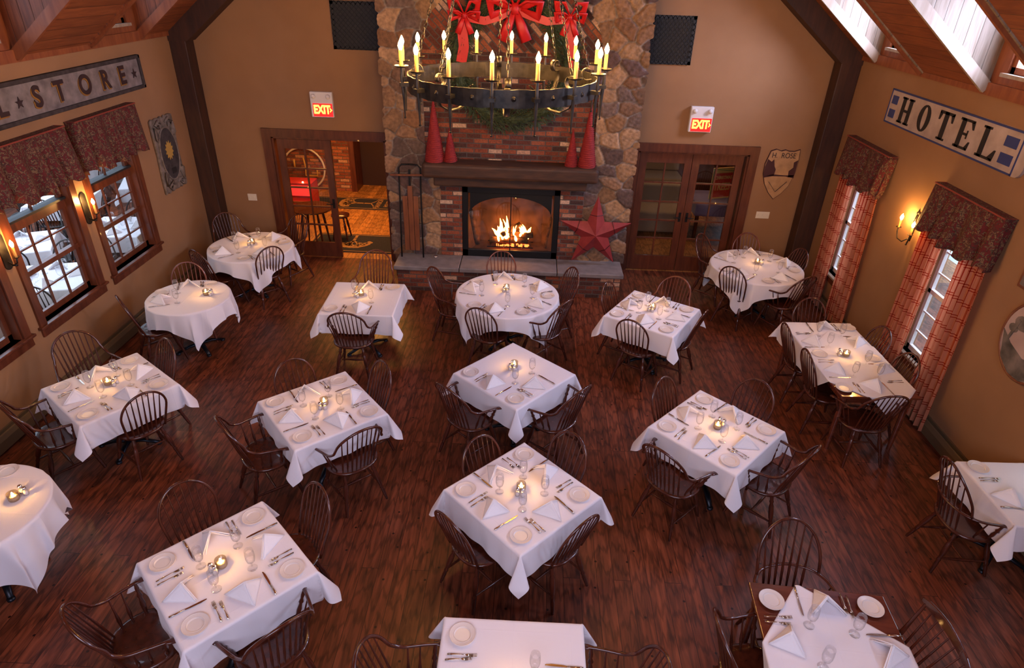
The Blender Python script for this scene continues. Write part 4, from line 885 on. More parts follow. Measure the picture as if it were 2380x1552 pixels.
# ================================================================ TABLES, CLOTHS, PLACE SETTINGS
TZ = .75
def table_outline(kind, a, b):
    if kind == 'rect': return lambda th: min(a/abs(math.cos(th)) if abs(math.cos(th)) > 1e-9 else 9, b/abs(math.sin(th)) if abs(math.sin(th)) > 1e-9 else 9)
    return lambda th: a
def cloth_mesh(kind, a, b, fa, fb, frot=0, off=(0, 0), seed=0, corner=1.0):
    """fabric rectangle 2fa x 2fb turned by frot over a table outline; returns a draped sheet in table coordinates"""
    rnd = random.Random(seed); B = table_outline(kind, a, b)
    def Efab(th):
        c, s_ = math.cos(th-frot), math.sin(th-frot); ox, oy = math.cos(-frot)*off[0]-math.sin(-frot)*off[1], math.sin(-frot)*off[0]+math.cos(-frot)*off[1]
        r = 9
        for comp, o_, hh in ((c, ox, fa), (s_, oy, fb)):
            if abs(comp) > 1e-9: r = min(r, ((hh if comp > 0 else -hh)+o_)/comp)
        return r
    ths = set(2*PI*i/300 for i in range(300))
    if kind == 'rect':
        for sx in (-1, 1):
            for sy in (-1, 1):
                t0 = math.atan2(sy*b, sx*a) % (2*PI)
                for k in range(-6, 7): ths.add((t0+k*.006) % (2*PI))
    for i in range(4):
        for sx in (1, -1): ths.add((frot+math.atan2(sx*fb, fa)+i*PI/2*0+(PI if i > 1 else 0)) % (2*PI))
    ths = sorted(ths); n = len(ths); z0 = TZ+.006; rin = [0, .35, .7, .9, .97, 1.0]; no = 20; v = []; rows = []
    phs = [rnd.uniform(0, 2*PI) for _ in range(4)]
    for th in ths:
        bb, ee = B(th), Efab(th); c, s_ = math.cos(th), math.sin(th); lim = min(bb, ee); col = []
        for f in rin[1:]: col.append((c*lim*f, s_*lim*f, z0))
        for j in range(1, no+1):
            if ee <= bb: col.append((c*lim, s_*lim, z0-.0005*j)); continue
            r = bb+(ee-bb)*j/no; X, Y = c*r, s_*r
            if kind == 'rect':
                nx, ny = max(-a, min(a, X)), max(-b, min(b, Y)); dx, dy = X-nx, Y-ny; rho = math.hypot(dx, dy)
                soft = math.sqrt(rho*rho+.008**2)-.008
                if dx and dy:      # the corner fan: fabric gathers into one protruding fold
                    t_ = math.atan2(abs(dy), abs(dx))/(PI/2); sx, sy = (1 if dx > 0 else -1), (1 if dy > 0 else -1)
                    dg = Vector((sx, sy, 0)).normalized(); tg = Vector((-sx, sy, 0)).normalized()
                    k = rho*corner; fold = math.sin(PI*t_)**.8
                    p = Vector((nx, ny, 0))+dg*(k*.36*fold+.008)+tg*(k*.25*math.sin(2*PI*t_)*(-1)+.006*(2*t_-1))
                    col.append((p.x, p.y, z0-soft*(.90-.10*fold))); continue
                u = nx if dy else ny; wv = .006*math.sin(u*13+phs[0])+.005*math.sin(u*29+phs[1])
                cl = min(1, rho/.25); edge = 1-abs(u)/(a if dy else b)
                out = min(rho, .010)+cl*(wv+.008)+cl*.018*math.exp(-edge*5)
                q = (out if dx > 0 else -out) if dx else 0; q2 = (out if dy > 0 else -out) if dy else 0
                col.append((nx+q, ny+q2, z0-soft))
            else:
                rho = r-bb; soft = math.sqrt(rho*rho+.01**2)-.01; cl = min(1, rho/.3); hang = ee-bb
                k = math.sin(th*15+phs[0]+.6*math.sin(th*4+phs[1]))*.5+.35*math.sin(th*9+phs[2]); big = max(0, hang-.25)
                out = min(rho, .012)+cl*(.026+.034*k)+cl*.09*big*math.sin(th*22+phs[3])
                tw = .03*cl*math.cos(th*15+phs[0])/max(bb, .3)
                col.append((math.cos(th+tw)*(bb+out), math.sin(th+tw)*(bb+out), z0-soft*.97))
        rows.append(col)
    v.append((0, 0, z0)); m = len(rows[0]); f = []
    for col in rows: v += col
    for i in range(n):
        j = (i+1) % n; f.append((0, 1+i*m, 1+j*m))
        for k in range(m-1): f.append((1+i*m+k, 1+i*m+k+1, 1+j*m+k+1, 1+j*m+k))
    return MB().add(v, f)
def table_body(t, kind, a, b, mat, legs='pedestal'):
    m = MB()
    if kind == 'rect': m.box(-a, -b, TZ-.03, a, b, TZ)
    else: m.lathe([(0, TZ-.03), (a, TZ-.03), (a, TZ), (0, TZ)], n=48)
    m.build('tabletop', mat, t, mods=(.006, 2) if kind == 'rect' else None)
    if legs == 'pedestal':
        spots = [(0, 0)] if b < .6 or kind != 'rect' else [(0, -.45), (0, .45)]
        for x, y in spots:
            MB().lathe([(.09, TZ-.035), (.09, TZ-.05), (.035, TZ-.06), (.035, .10), (.05, .06)], (x, y, 0), 16).build('column', M['cast'], t, True)
            m = MB()
            for k in range(4):
                q = PI/4+k*PI/2; c, s_ = math.cos(q), math.sin(q)
                m.tube([(x, y, .07), (x+c*.15, y+s_*.15, .06), (x+c*.29, y+s_*.29, .02)], [.035, .03, .022], 8, flat=.6)
                m.lathe([(.03, 0), (.03, .02), (0, .025)], (x+c*.29, y+s_*.29, 0), 10)
            m.build('base', M['cast'], t, True)
    else:
        for sx in (-1, 1):
            for sy in (-1, 1): MB().lathe([(.02, 0), (.026, .1), (.03, .5), (.022, .55), (.036, .6), (.036, TZ-.03)], (sx*(a-.07), sy*(b-.07), 0), 12).build('leg', mat, t, True)
        MB().box(-a+.06, -b+.05, TZ-.11, a-.06, -b+.07, TZ-.03).box(-a+.06, b-.07, TZ-.11, a-.06, b-.05, TZ-.03).box(-a+.05, -b+.06, TZ-.11, -a+.07, b-.06, TZ-.03).box(a-.07, -b+.06, TZ-.11, a-.05, b-.06, TZ-.03).build('apron', mat, t)
# --- prototypes of the tableware (built in the diner's frame: x to the right, y away from the diner)
def mk_plate():
    t = empty('bread_plate')
    MB().lathe([(0, .0045), (.049, .0045), (.055, .0095), (.058, .0105), (.084, .0135), (.0865, .0145), (.086, .011), (.058, .004), (.045, 0), (0, 0)], n=40).build('plate_body', M['china'], t, 'auto')
    MB().torus((0, 0, .0105), .057, .0018, 36, 5).torus((0, 0, .0142), .0845, .0018, 36, 5).build('raised_rim', M['china'], t, True); return t
def mk_fork(L=.185):
    def f():
        t = empty('fork')
        MB().tube([(0, 0, .004), (0, L*.2, .006), (0, L*.45, .009), (0, L*.62, .008)], [.0065, .006, .0028, .0030], 8, flat=.45).build('handle', M['silver'], t, True)
        m = MB(); m.tube([(0, L*.60, .008), (0, L*.66, .005), (0, L*.74, .003)], [.003, .010, .0115], 8, flat=.2)
        for i in range(4): m.tube([(-.0085+i*.0057, L*.73, .003), (-.0088+i*.0058, L*.88, .004), (-.0085+i*.0057, L, .008)], [.0022, .002, .0012], 5)
        m.build('tines', M['silver'], t, True); return t
    return f
def mk_knife():
    t = empty('knife')
    MB().tube([(0, 0, .005), (0, .03, .006), (0, .10, .006)], [.007, .0078, .0055], 8, flat=.5).build('handle', M['silver'], t, True)
    MB().prism([(-.0045, .10), (.0045, .10), (.0085, .13), (.0095, .20), (.004, .235), (-.003, .24), (-.0055, .2)], lambda u, v: (u, v, .003), 0, (0, 0, .0022)).build('blade', M['silver'], t); return t
def mk_glass():
    t = empty('water_goblet')
    MB().lathe([(.0, .001), (.034, .001), (.035, .003), (.012, .007), (.005, .012), (.0045, .045), (.007, .055)], n=22).build('foot_and_stem', M['glass'], t, True)
    MB().lathe([(0, .055), (.014, .058), (.028, .075), (.034, .105), (.034, .14), (.030, .185), (.029, .185), (.033, .14), (.033, .105), (.027, .078), (.013, .061), (0, .059)], n=24).build('bowl', M['glass'], t, True); return t
def mk_napkin():
    # folded pyramid: closed ridge towards the diner, open fold towards the table centre
    A = Vector((.008, .125, .110)); Bk = Vector((.01, -.01, .001)); Lf = Vector((-.12, .20, .001)); Rt = Vector((.125, .185, .001)); m = MB()
    def sheet(P, Q, R_, bulge, lift=0):
        n = 8; idx = {}; vs = []; fs = []
        nor = (Q-P).cross(R_-P).normalized()
        for i in range(n+1):
            for j in range(n+1-i):
                u, v = i/n, j/n; w = 1-u-v; p = P*w+Q*u+R_*v+nor*bulge*(27*u*v*w*.6+4*u*v*(1-w)*.25); p.z += lift; idx[i, j] = len(vs); vs.append(p)
        for i in range(n):
            for j in range(n-i):
                fs.append((idx[i, j], idx[i+1, j], idx[i, j+1]))
                if i+j < n-1: fs.append((idx[i+1, j], idx[i+1, j+1], idx[i, j+1]))
        return vs, fs
    for a in (sheet(A, Bk, Lf, .006), sheet(A, Rt, Bk, .006), sheet(A+Vector((0, .012, -.004)), Bk+Vector((0, .01, 0)), Lf+Vector((.014, .012, 0)), -.012), sheet(A+Vector((0, .012, -.004)), Rt+Vector((-.014, .012, 0)), Bk+Vector((0, .01, 0)), -.012)): m.add(*a)
    m.tube([Bk+Vector((-.001, .002, .004)), A.lerp(Bk, .5)+Vector((0, .002, .003)), A, A.lerp(Rt, .5)+Vector((0, 0, .004)), Rt+Vector((0, 0, .004))], [.004, .0045, .004, .0045, .004], 6)
    m.tube([A, A.lerp(Lf, .5)+Vector((0, 0, .003)), Lf+Vector((0, 0, .004))], [.004, .0045, .004], 6)
    o = m.build('folded_napkin', M['napkin'], None, True); md = o.modifiers.new('thickness', 'SOLIDIFY'); md.thickness = .003; return o
def mk_candle():
    t = empty('votive_candle')
    n = 4; P = [(.038*math.cos(a)**1, .038*math.sin(a)) for a in [2*PI*i/24 for i in range(24)]]
    MB().lathe([(0, .001), (.036, .001), (.040, .012), (.040, .072), (.0375, .072), (.0375, .014), (0, .012)], n=20).build('glass_cup', M['votive'], t, True)
    MB().lathe([(0, .013), (.034, .013), (.034, .038), (0, .040)], n=16).build('wax', M['wax'], t, True)
    MB().lathe([(0, .040), (.006, .046), (.0085, .056), (.005, .070), (0, .080)], n=10).build('flame', M['flame'], t, True); return t
def mk_shaker():
    t = empty('salt_shaker'); MB().lathe([(0, 0), (.020, 0), (.021, .01), (.017, .055), (.016, .06)], n=14).build('glass_body', M['glass'], t, True)
    MB().lathe([(0, .001), (.017, .001), (.0155, .035), (0, .036)], n=12).build('contents', M['china'], t, True)
    MB().lathe([(.0175, .058), (.018, .066), (.012, .078), (0, .082)], n=14).build('cap', M['chrome'], t, True); return t
PLATE, FORKA, FORKB, KNIFE, GOBLET, NAPKIN, CANDLE, SHAKER = Proto(mk_plate), Proto(mk_fork(.19)), Proto(mk_fork(.17)), Proto(mk_knife), Proto(mk_glass), Proto(mk_napkin), Proto(mk_candle), Proto(mk_shaker)
JIT = random.Random(5)
def setting(tc, edge, f, desc, items='pfknug', lat=0, z=TZ+.0085, push=0, arc=False):
    """tc table centre, edge = distance centre->edge at this seat, f = direction the diner faces, desc = seat and table phrase"""
    fx, fy = math.cos(f), math.sin(f); rx, ry = fy, -fx
    def put(proto, u, v, rot, lab, cat, grp, zz=z):
        u += lat+JIT.uniform(-.006, .006); v += push+JIT.uniform(-.006, .006); d = -edge+v
        return proto.get((tc[0]+rx*u+fx*d, tc[1]+ry*u+fy*d, zz), f-PI/2+rot+JIT.uniform(-.05, .05), lab, cat, grp)
    j = JIT.uniform
    if 'p' in items: put(PLATE, -.25 if arc else -.335, .155 if arc else .125, j(0, 6), 'white bread plate '+desc, 'plate', 'white bread plates')
    if 'f' in items:
        put(FORKA, -.150 if arc else -.195, .045, j(-.05, .05), 'outer silver fork '+desc, 'fork', 'silver forks'); put(FORKB, -.118 if arc else -.158, .035, j(-.05, .08), 'inner silver fork '+desc, 'fork', 'silver forks')
    if 'k' in items: put(KNIFE, .150, .01, j(-.05, .05), 'silver knife '+desc, 'knife', 'silver knives')
    if 'n' in items: put(NAPKIN, 0, .03, j(-.25, .25), 'folded white napkin '+desc, 'napkin', 'folded white napkins', z+.001)
    if 'g' in items: put(GOBLET, .135, .325 if edge > .44 else .29, 0, 'clear water goblet '+desc, 'glass', 'water goblets')
# name: (kind, cx, cy, rotation, a, b, fabric half sizes, fabric rotation, offset, label phrase, table label)
HS = .455; SQ = dict(T3=(-2.097, 7.307, 1.5955), T5=(1.647, 7.26, 1.0107), T8=(-4.134, 5.132, .9306), T9=(-1.931, 4.945, .7071), T10=(-.072, 5.694, .8465), T11=(.053, 3.906, .7834), T12=(1.895, 4.891, .8024), T14=(-2.04, 3.024, .788))
PH = dict(T1='round table beside the left doorway', T2='small round table under the left windows', T3='square table before the left doorway', T4='round table before the hearth', T5='square table right of the hearth',
 T6='round table in the right corner', T7='long table by the plaid curtains', T8='square table beside the left wall', T9='square table left of centre', T10='half-set square table at room centre', T11='diamond-turned table in front centre',
 T12='square table right of centre', T13='round table at the left picture edge', T14='big front left table', T15='table cut by the bottom edge', T16='bare-cornered wooden table', T17='table cut by the right edge')
CEN = {}
def place_table(k, kind, x, y, rot, a, b, fa, fb, frot=0, off=(0, 0), seed=1, legs='pedestal', corner=1.0, wood=False):
    CEN[k] = (x, y)
    nm = 'round_table' if kind == 'round' else 'dining_table'
    t = empty(nm, (x, y, 0), rot, ('wooden-topped dining table, the '+PH[k]) if wood else ('pedestal dining table under the white cloth of the '+PH[k]), 'table', 'dining tables')
    table_body(t, kind, a, b, M['table'] if wood else M['chair'], legs)
    c = cloth_mesh(kind, a+.004, b+.004, fa, fb, frot, off, seed, corner).build('tablecloth', M['cloth'], None, True)
    c.location = (x, y, 0); c.rotation_euler = (0, 0, rot); tag(c, 'white tablecloth on the '+PH[k], 'tablecloth', 'white tablecloths')
i = 0
for k, (x, y, a) in SQ.items():
    i += 1; place_table(k, 'rect', x, y, a, HS-.004, HS-.004, HS+.275, HS+.275, 0, (0, 0), i)
place_table('T1', 'round', -4.19, 8.86, 0, .60, .60, .80, .80, -.30, seed=21)
place_table('T2', 'round', -4.31, 7.14, 0, .49, .49, .73, .73, -.25, seed=22)
place_table('T4', 'round', -.23, 7.60, 0, .67, .67, .86, .86, 0.0, seed=23)
place_table('T6', 'round', 3.46, 8.90, 0, .66, .66, .86, .86, .25, seed=24)
place_table('T13', 'round', -4.23, 3.42, 0, .53, .53, .82, .82, .35, seed=25)
place_table('T7', 'rect', 3.74, 6.36, .045, .42, .80, .70, .62, 0, (.02, .42), 26, 'legs', wood=True)
c2 = cloth_mesh('rect', .430, .810, .575, .575, PI/4+.03, (.07, -.22), 31, 1.0).build('tablecloth', M['cloth'], None, True); c2.location = (3.74, 6.36, .005); c2.rotation_euler = (0, 0, .045); tag(c2, 'second white tablecloth laid cornerwise on the near half of the long table', 'tablecloth', 'white tablecloths')
place_table('T15', 'rect', .02, 2.255, 0, .45, .45, .73, .73, 0, (0, 0), 27)
place_table('T16', 'rect', 2.13, 2.62, -.07, .465, .48, .52, .52, -.61, (-.0, -.22), 28, 'legs', wood=True)
place_table('T17', 'rect', 4.36, 4.20, .03, .335, .38, .475, .66, 0, (-.135, 0), 29)
# --- settings
def nrm(k, s_): a = SQ[k][2]; return {'FR': a-PI/2, 'BR': a, 'BL': a+PI/2, 'FL': a+PI}[s_]
SEAT4 = dict(FR='near right', BR='far right', BL='far left', FL='near left')
for k, sides in dict(T5='FR BR BL FL', T8='FR BR BL FL', T9='FR BR BL FL', T10='FR FL', T11='FR BR BL FL', T12='FR BR BL FL', T14='FR BR BL FL', T3='BR FL').items():
    for s_ in sides.split():
        seat = SEAT4[s_]
        if k == 'T3': seat = {'BR': 'far', 'FL': 'near'}[s_]
        if k == 'T5': seat = {'FR': 'right', 'BR': 'far', 'BL': 'left', 'FL': 'near'}[s_]
        setting(CEN[k], HS, nrm(k, s_)+PI, 'at the %s seat of the %s' % (seat, PH[k]), 'pfknug' if (k, s_) != ('T3', 'BR') else 'pfkng')
for k, R, seats in (('T1', .60, ((2.35, 'far left'), (3.95, 'left'), (-.85, 'near right'), (.95, 'far right'))), ('T2', .49, ((1.95, 'far'), (3.62, 'left'))),
                    ('T4', .67, ((1.72, 'far'), (2.95, 'left'), (4.35, 'near left'), (-.68, 'near right'), (.45, 'far right'))),
                    ('T6', .66, ((2.45, 'left'), (1.5, 'far'), (.28, 'right'), (3.95, 'near left'), (5.20, 'near right')))):
    for a, nm in seats: setting(CEN[k], R, a+PI, 'at the %s seat of the %s' % (nm, PH[k]), push=.03, arc=True)
cx, cy = CEN['T7']
setting((cx, cy), .80, -PI/2+.045, 'at the far end of the '+PH['T7']); setting((cx, cy), .80, PI/2+.045, 'at the near end of the '+PH['T7'], push=.02)
for dy, nm in ((.33, 'far left'), (-.30, 'near left')): setting((cx-.045*dy, cy+dy), .42, .045, 'at the %s seat of the %s' % (nm, PH['T7']), 'fkng' if nm == 'far left' else 'pfkng')
for dy, nm in ((.30, 'far right'), (-.33, 'near right')): setting((cx-.045*dy, cy+dy), .42, PI+.045, 'at the %s seat of the %s' % (nm, PH['T7']), 'pkng' if nm == 'far right' else 'fkng')
setting(CEN['T15'], .45, 0, 'at the left side of the '+PH['T15'], 'pf'); setting(CEN['T15'], .45, PI, 'at the right side of the '+PH['T15'], 'k')
GOBLET.get((.16, 2.36, TZ+.0085), 0, 'clear water goblet on the '+PH['T15'], 'glass', 'water goblets')
setting(CEN['T16'], .48, -PI/2-.07, 'at the far seat of the '+PH['T16'], 'pfkng', z=TZ+.009); setting(CEN['T16'], .465, -.07, 'at the left seat of the '+PH['T16'], 'pfng', z=TZ+.009); setting(CEN['T16'], .465, PI-.07, 'at the right seat of the '+PH['T16'], 'pfkng', z=TZ+.009)
setting(CEN['T17'], .34, .03, 'at the left seat of the '+PH['T17'], lat=.03)
PLATE.get((-4.25, 3.86, TZ+.009), 0, 'white bread plate on the '+PH['T13'], 'plate', 'white bread plates')
CAN = dict(T1=(-4.2, 8.96), T2=(-4.11, 7.21), T3=(-2.14, 7.38), T4=(-.25, 7.73), T5=(1.66, 7.34), T6=(3.5, 9.01), T7=(3.73, 6.36), T8=(-4.17, 5.16), T9=(-1.92, 4.99), T10=(-.08, 5.82), T11=(.04, 3.94), T12=(1.9, 4.9), T13=(-3.97, 3.56), T14=(-2.08, 3.03), T15=(.02, 2.20))
for n, (k, (x, y)) in enumerate(CAN.items()):
    CANDLE.get((x, y, TZ+.0085), n, 'lit glass votive candle on the '+PH[k], 'candle', 'lit votive candles')
    if k != 'T15':
        a = (-1.9, -.4, -2.6, -2.0, -2.4, -1.0, 2.6, -.3, -1.8, -2.2, -2.0, .5, .9, -2.4)[n % 14]; L = JIT.uniform(.068, .08)
        SHAKER.get((x+L*math.cos(a), y+L*math.sin(a), TZ+.0085), 0, 'silver-capped glass salt shaker beside the candle on the '+PH[k], 'salt shaker', 'salt shakers')
        SHAKER.get((x+L*math.cos(a+.62), y+L*math.sin(a+.62), TZ+.0085), 0, 'silver-capped pepper shaker right of the salt on the '+PH[k], 'pepper shaker', 'pepper shakers')

# ================================================================ CHAIRS (facing +Y, floor at z = 0)
def cat_rom(P, n=6):
    P = [Vector(p) for p in P]; Q = [2*P[0]-P[1]]+P+[2*P[-1]-P[-2]]; out = []
    for i in range(1, len(Q)-2):
        for k in range(n):
            t = k/n; a, b, c, d = Q[i-1:i+3]; out.append(.5*((2*b)+(c-a)*t+(2*a-5*b+4*c-d)*t*t+(3*b-a-3*c+d)*t**3))
    return out+[P[-1]]
def seat_mesh(w=.235, dp=.215):
    n = 32; rings = []
    def ol(k, z):
        o = []
        for i in range(n):
            a = 2*PI*i/n; c, s_ = math.cos(a), math.sin(a); e = .82
            x = w*k*math.copysign(abs(c)**e, c)*(1+.06*s_); y = dp*k*math.copysign(abs(s_)**e, s_); o.append((x, y, z))
        return o
    prof = [(.80, .415), (.97, .428), (1.0, .442), (.985, .455), (.90, .458), (.7, .450), (.4, .443)]
    v = [(0, 0, .415)]; 
    for k, z in prof:
        r = ol(k, z)
        if k < .95 and z > .44: r = [(x, y, zz+(.012*max(0, y/dp)**2 if k > .5 else 0)) for x, y, zz in r]
        v += r
    v.append((0, .02, .443)); f = [(0, 1+(i+1) % n, 1+i) for i in range(n)]; m = len(prof)
    for j in range(m-1):
        for i in range(n): f.append((1+j*n+i, 1+j*n+(i+1) % n, 1+(j+1)*n+(i+1) % n, 1+(j+1)*n+i))
    L = 1+m*n; f += [(L, 1+(m-1)*n+i, 1+(m-1)*n+(i+1) % n) for i in range(n)]
    return MB().add(v, f)
LEGP = [(.011, 0), (.014, .06), (.017, .22), (.0155, .30), (.020, .335), (.0165, .36), (.016, .42), (.022, .47), (.024, .60), (.021, .72), (.014, .78), (.021, .82), (.016, .86), (.017, .95), (.013, 1)]
def mk_chair(kind, mat):
    def f():
        t = empty('windsor_armchair' if kind in ('arm', 'sack') else ('fan_back_chair' if kind == 'fan' else 'windsor_chair'))
        seat_mesh(.25 if kind != 'side' and kind != 'fan' else .225).build('seat', mat, t, True)
        tops = [(-.15, .13), (.15, .13), (-.13, -.13), (.13, -.13)]; feet = [(-.22, .22), (.22, .22), (-.21, -.25), (.21, -.25)]
        for (a, b), (c, d) in zip(tops, feet): MB().lathe(LEGP, (c, d, 0), 10, (a, b, .428)).build('leg', mat, t, True)
        q = .36; lp = [Vector((c+(a-c)*q, d+(b-d)*q, .43*q)) for (a, b), (c, d) in zip(tops, feet)]
        SP = [(.008, 0), (.011, .25), (.016, .5), (.011, .75), (.008, 1)]
        MB().lathe(SP, lp[0], 8, lp[2]).build('stretcher', mat, t, True); MB().lathe(SP, lp[1], 8, lp[3]).build('stretcher', mat, t, True)
        MB().lathe(SP, (lp[0]+lp[2])/2, 8, (lp[1]+lp[3])/2).build('stretcher', mat, t, True)
        def spindle(p0, p1, bulge=1.25):
            MB().lathe([(.0065, 0), (.0085*bulge, .30), (.0075, .55), (.0048, 1)], p0, 8, p1).build('spindle', mat, t, True)
        if kind == 'side':
            P = [(-.175, -.165, .45), (-.195, -.21, .60)]
            P += [(.21*math.cos(PI-PI*i/12), -.17-.16*(.29+.24*math.sin(PI*i/12))/.53, .74+.24*math.sin(PI*i/12)) for i in range(13)]+[(.195, -.21, .60), (.175, -.165, .45)]
            MB().tube(cat_rom(P, 3), .0115, 9).build('bow', mat, t, True)
            for i in range(7):
                u = (i-3)/3.0; xt = .155*u; s_ = math.sqrt(max(0, 1-(xt/.21)**2)); v = .29+.24*s_
                spindle((.125*u, -.185+.012*abs(u), .452), (xt, -.17-.16*v/.53, .45+v-.004))
        elif kind == 'arm':
            R_ = [(.315, .11, .675), (.305, .05, .682), (.285, -.04, .690), (.262, -.13, .70), (.240, -.20, .745)]
            A = [(.225*math.cos(PI*i/12), -.22-.12*math.sin(PI*i/12), .79+.21*math.sin(PI*i/12)) for i in range(13)]
            P = R_+A[0:]+[(-x, y, z) for x, y, z in reversed(R_)]
            C = cat_rom(P, 3); MB().tube(C, [.0125]*len(C), 9).build('bow_and_arms', mat, t, True)
            for s_ in (-1, 1):
                MB().tube([(s_*.308, .06, .682), (s_*.316, .10, .676), (s_*.322, .135, .668), (s_*.320, .158, .658)], [.013, .022, .026, .012], 10, flat=.5).build('hand_grip', mat, t, True)
                MB().lathe([(.009, 0), (.014, .12), (.019, .35), (.012, .55), (.020, .62), (.011, .72), (.015, .85), (.009, 1)], (s_*.215, .07, .45), 10, (s_*.305, .075, .675)).build('arm_post', mat, t, True)
                for y, yb in ((-.02, -.02), (-.10, -.09)): spindle((s_*(.205-(-y)*.2), yb, .452), (s_*(.288+y*.18), y, .688), 1.6)
            for i in range(9):
                u = (i-4)/4.0; xt = .185*u; s_ = math.sqrt(max(0, 1-(xt/.225)**2))
                spindle((.155*u, -.19+.04*u*u, .452), (xt, -.22-.12*s_, .79+.21*s_-.004))
        elif kind == 'sack':
            R_ = [(.30, .10, .68), (.29, .02, .685), (.27, -.10, .69), (.20, -.20, .692), (.10, -.245, .693)]
            C = cat_rom(R_+[(0, -.26, .693)]+[(-x, y, z) for x, y, z in reversed(R_)], 4); MB().tube(C, .015, 8, flat=.6).build('arm_rail', mat, t, True)
            P = [(.235, -.165, .69)]+[(.235*math.cos(PI*i/12), -.20-.14*math.sin(PI*i/12), .80+.28*math.sin(PI*i/12)) for i in range(13)]+[(-.235, -.165, .69)]
            MB().tube(cat_rom(P, 3), .0115, 9).build('bow', mat, t, True)
            for s_ in (-1, 1):
                MB().tube([(s_*.29, .06, .683), (s_*.305, .11, .68), (s_*.305, .14, .675)], [.015, .024, .014], 8, flat=.5).build('hand_grip', mat, t, True)
                MB().lathe([(.009, 0), (.019, .35), (.012, .55), (.020, .62), (.011, .72), (.009, 1)], (s_*.215, .07, .45), 10, (s_*.29, .07, .68)).build('arm_post', mat, t, True)
                spindle((s_*.20, -.04, .452), (s_*.28, -.05, .685), 1.5)
            for i in range(7):
                u = (i-3)/3.0; xt = .175*u; s_ = math.sqrt(max(0, 1-(xt/.235)**2))
                spindle((.14*u, -.19+.03*u*u, .452), (xt, -.20-.14*s_, .80+.28*s_-.004))
        else:
            C = [(x, -.33-.02*math.cos(x*6), .965+.02*math.cos(x*7)) for x in [-.25+.05*i for i in range(11)]]
            m = MB(); v = []
            for i, (x, y, z) in enumerate(C):
                h = .032+.006*math.cos(x*9)-(.012 if i in (0, 10) else 0)
                for dy, dz in ((-.008, -h), (.008, -h), (.008, h), (-.008, h)): v.append((x, y+dy, z+dz))
            m.add(v, [(4*i+k, 4*i+(k+1) % 4, 4*(i+1)+(k+1) % 4, 4*(i+1)+k) for i in range(10) for k in range(4)]+[(3, 2, 1, 0), (40, 41, 42, 43)]); m.build('crest_rail', mat, t, mods=(.005, 2))
            for s_ in (-1, 1): MB().lathe([(.011, 0), (.017, .2), (.012, .35), (.017, .42), (.012, .7), (.010, 1)], (s_*.165, -.16, .45), 10, (s_*.215, -.335, .95)).build('back_post', mat, t, True)
            for i in range(6): u = (i-2.5)/2.5; spindle((.11*u, -.18, .452), (.155*u, -.345, .955))
        return t
    return f
CH = {('arm', 0): Proto(mk_chair('arm', M['chair'])), ('side', 0): Proto(mk_chair('side', M['chair'])), ('sack', 0): Proto(mk_chair('sack', M['chair'])), ('fan', 0): Proto(mk_chair('fan', M['chair'])),
      ('side', 1): Proto(mk_chair('side', M['chair_red'])), ('arm', 1): Proto(mk_chair('arm', M['chair_red'])), ('side', 2): Proto(mk_chair('side', M['chair_black']))}
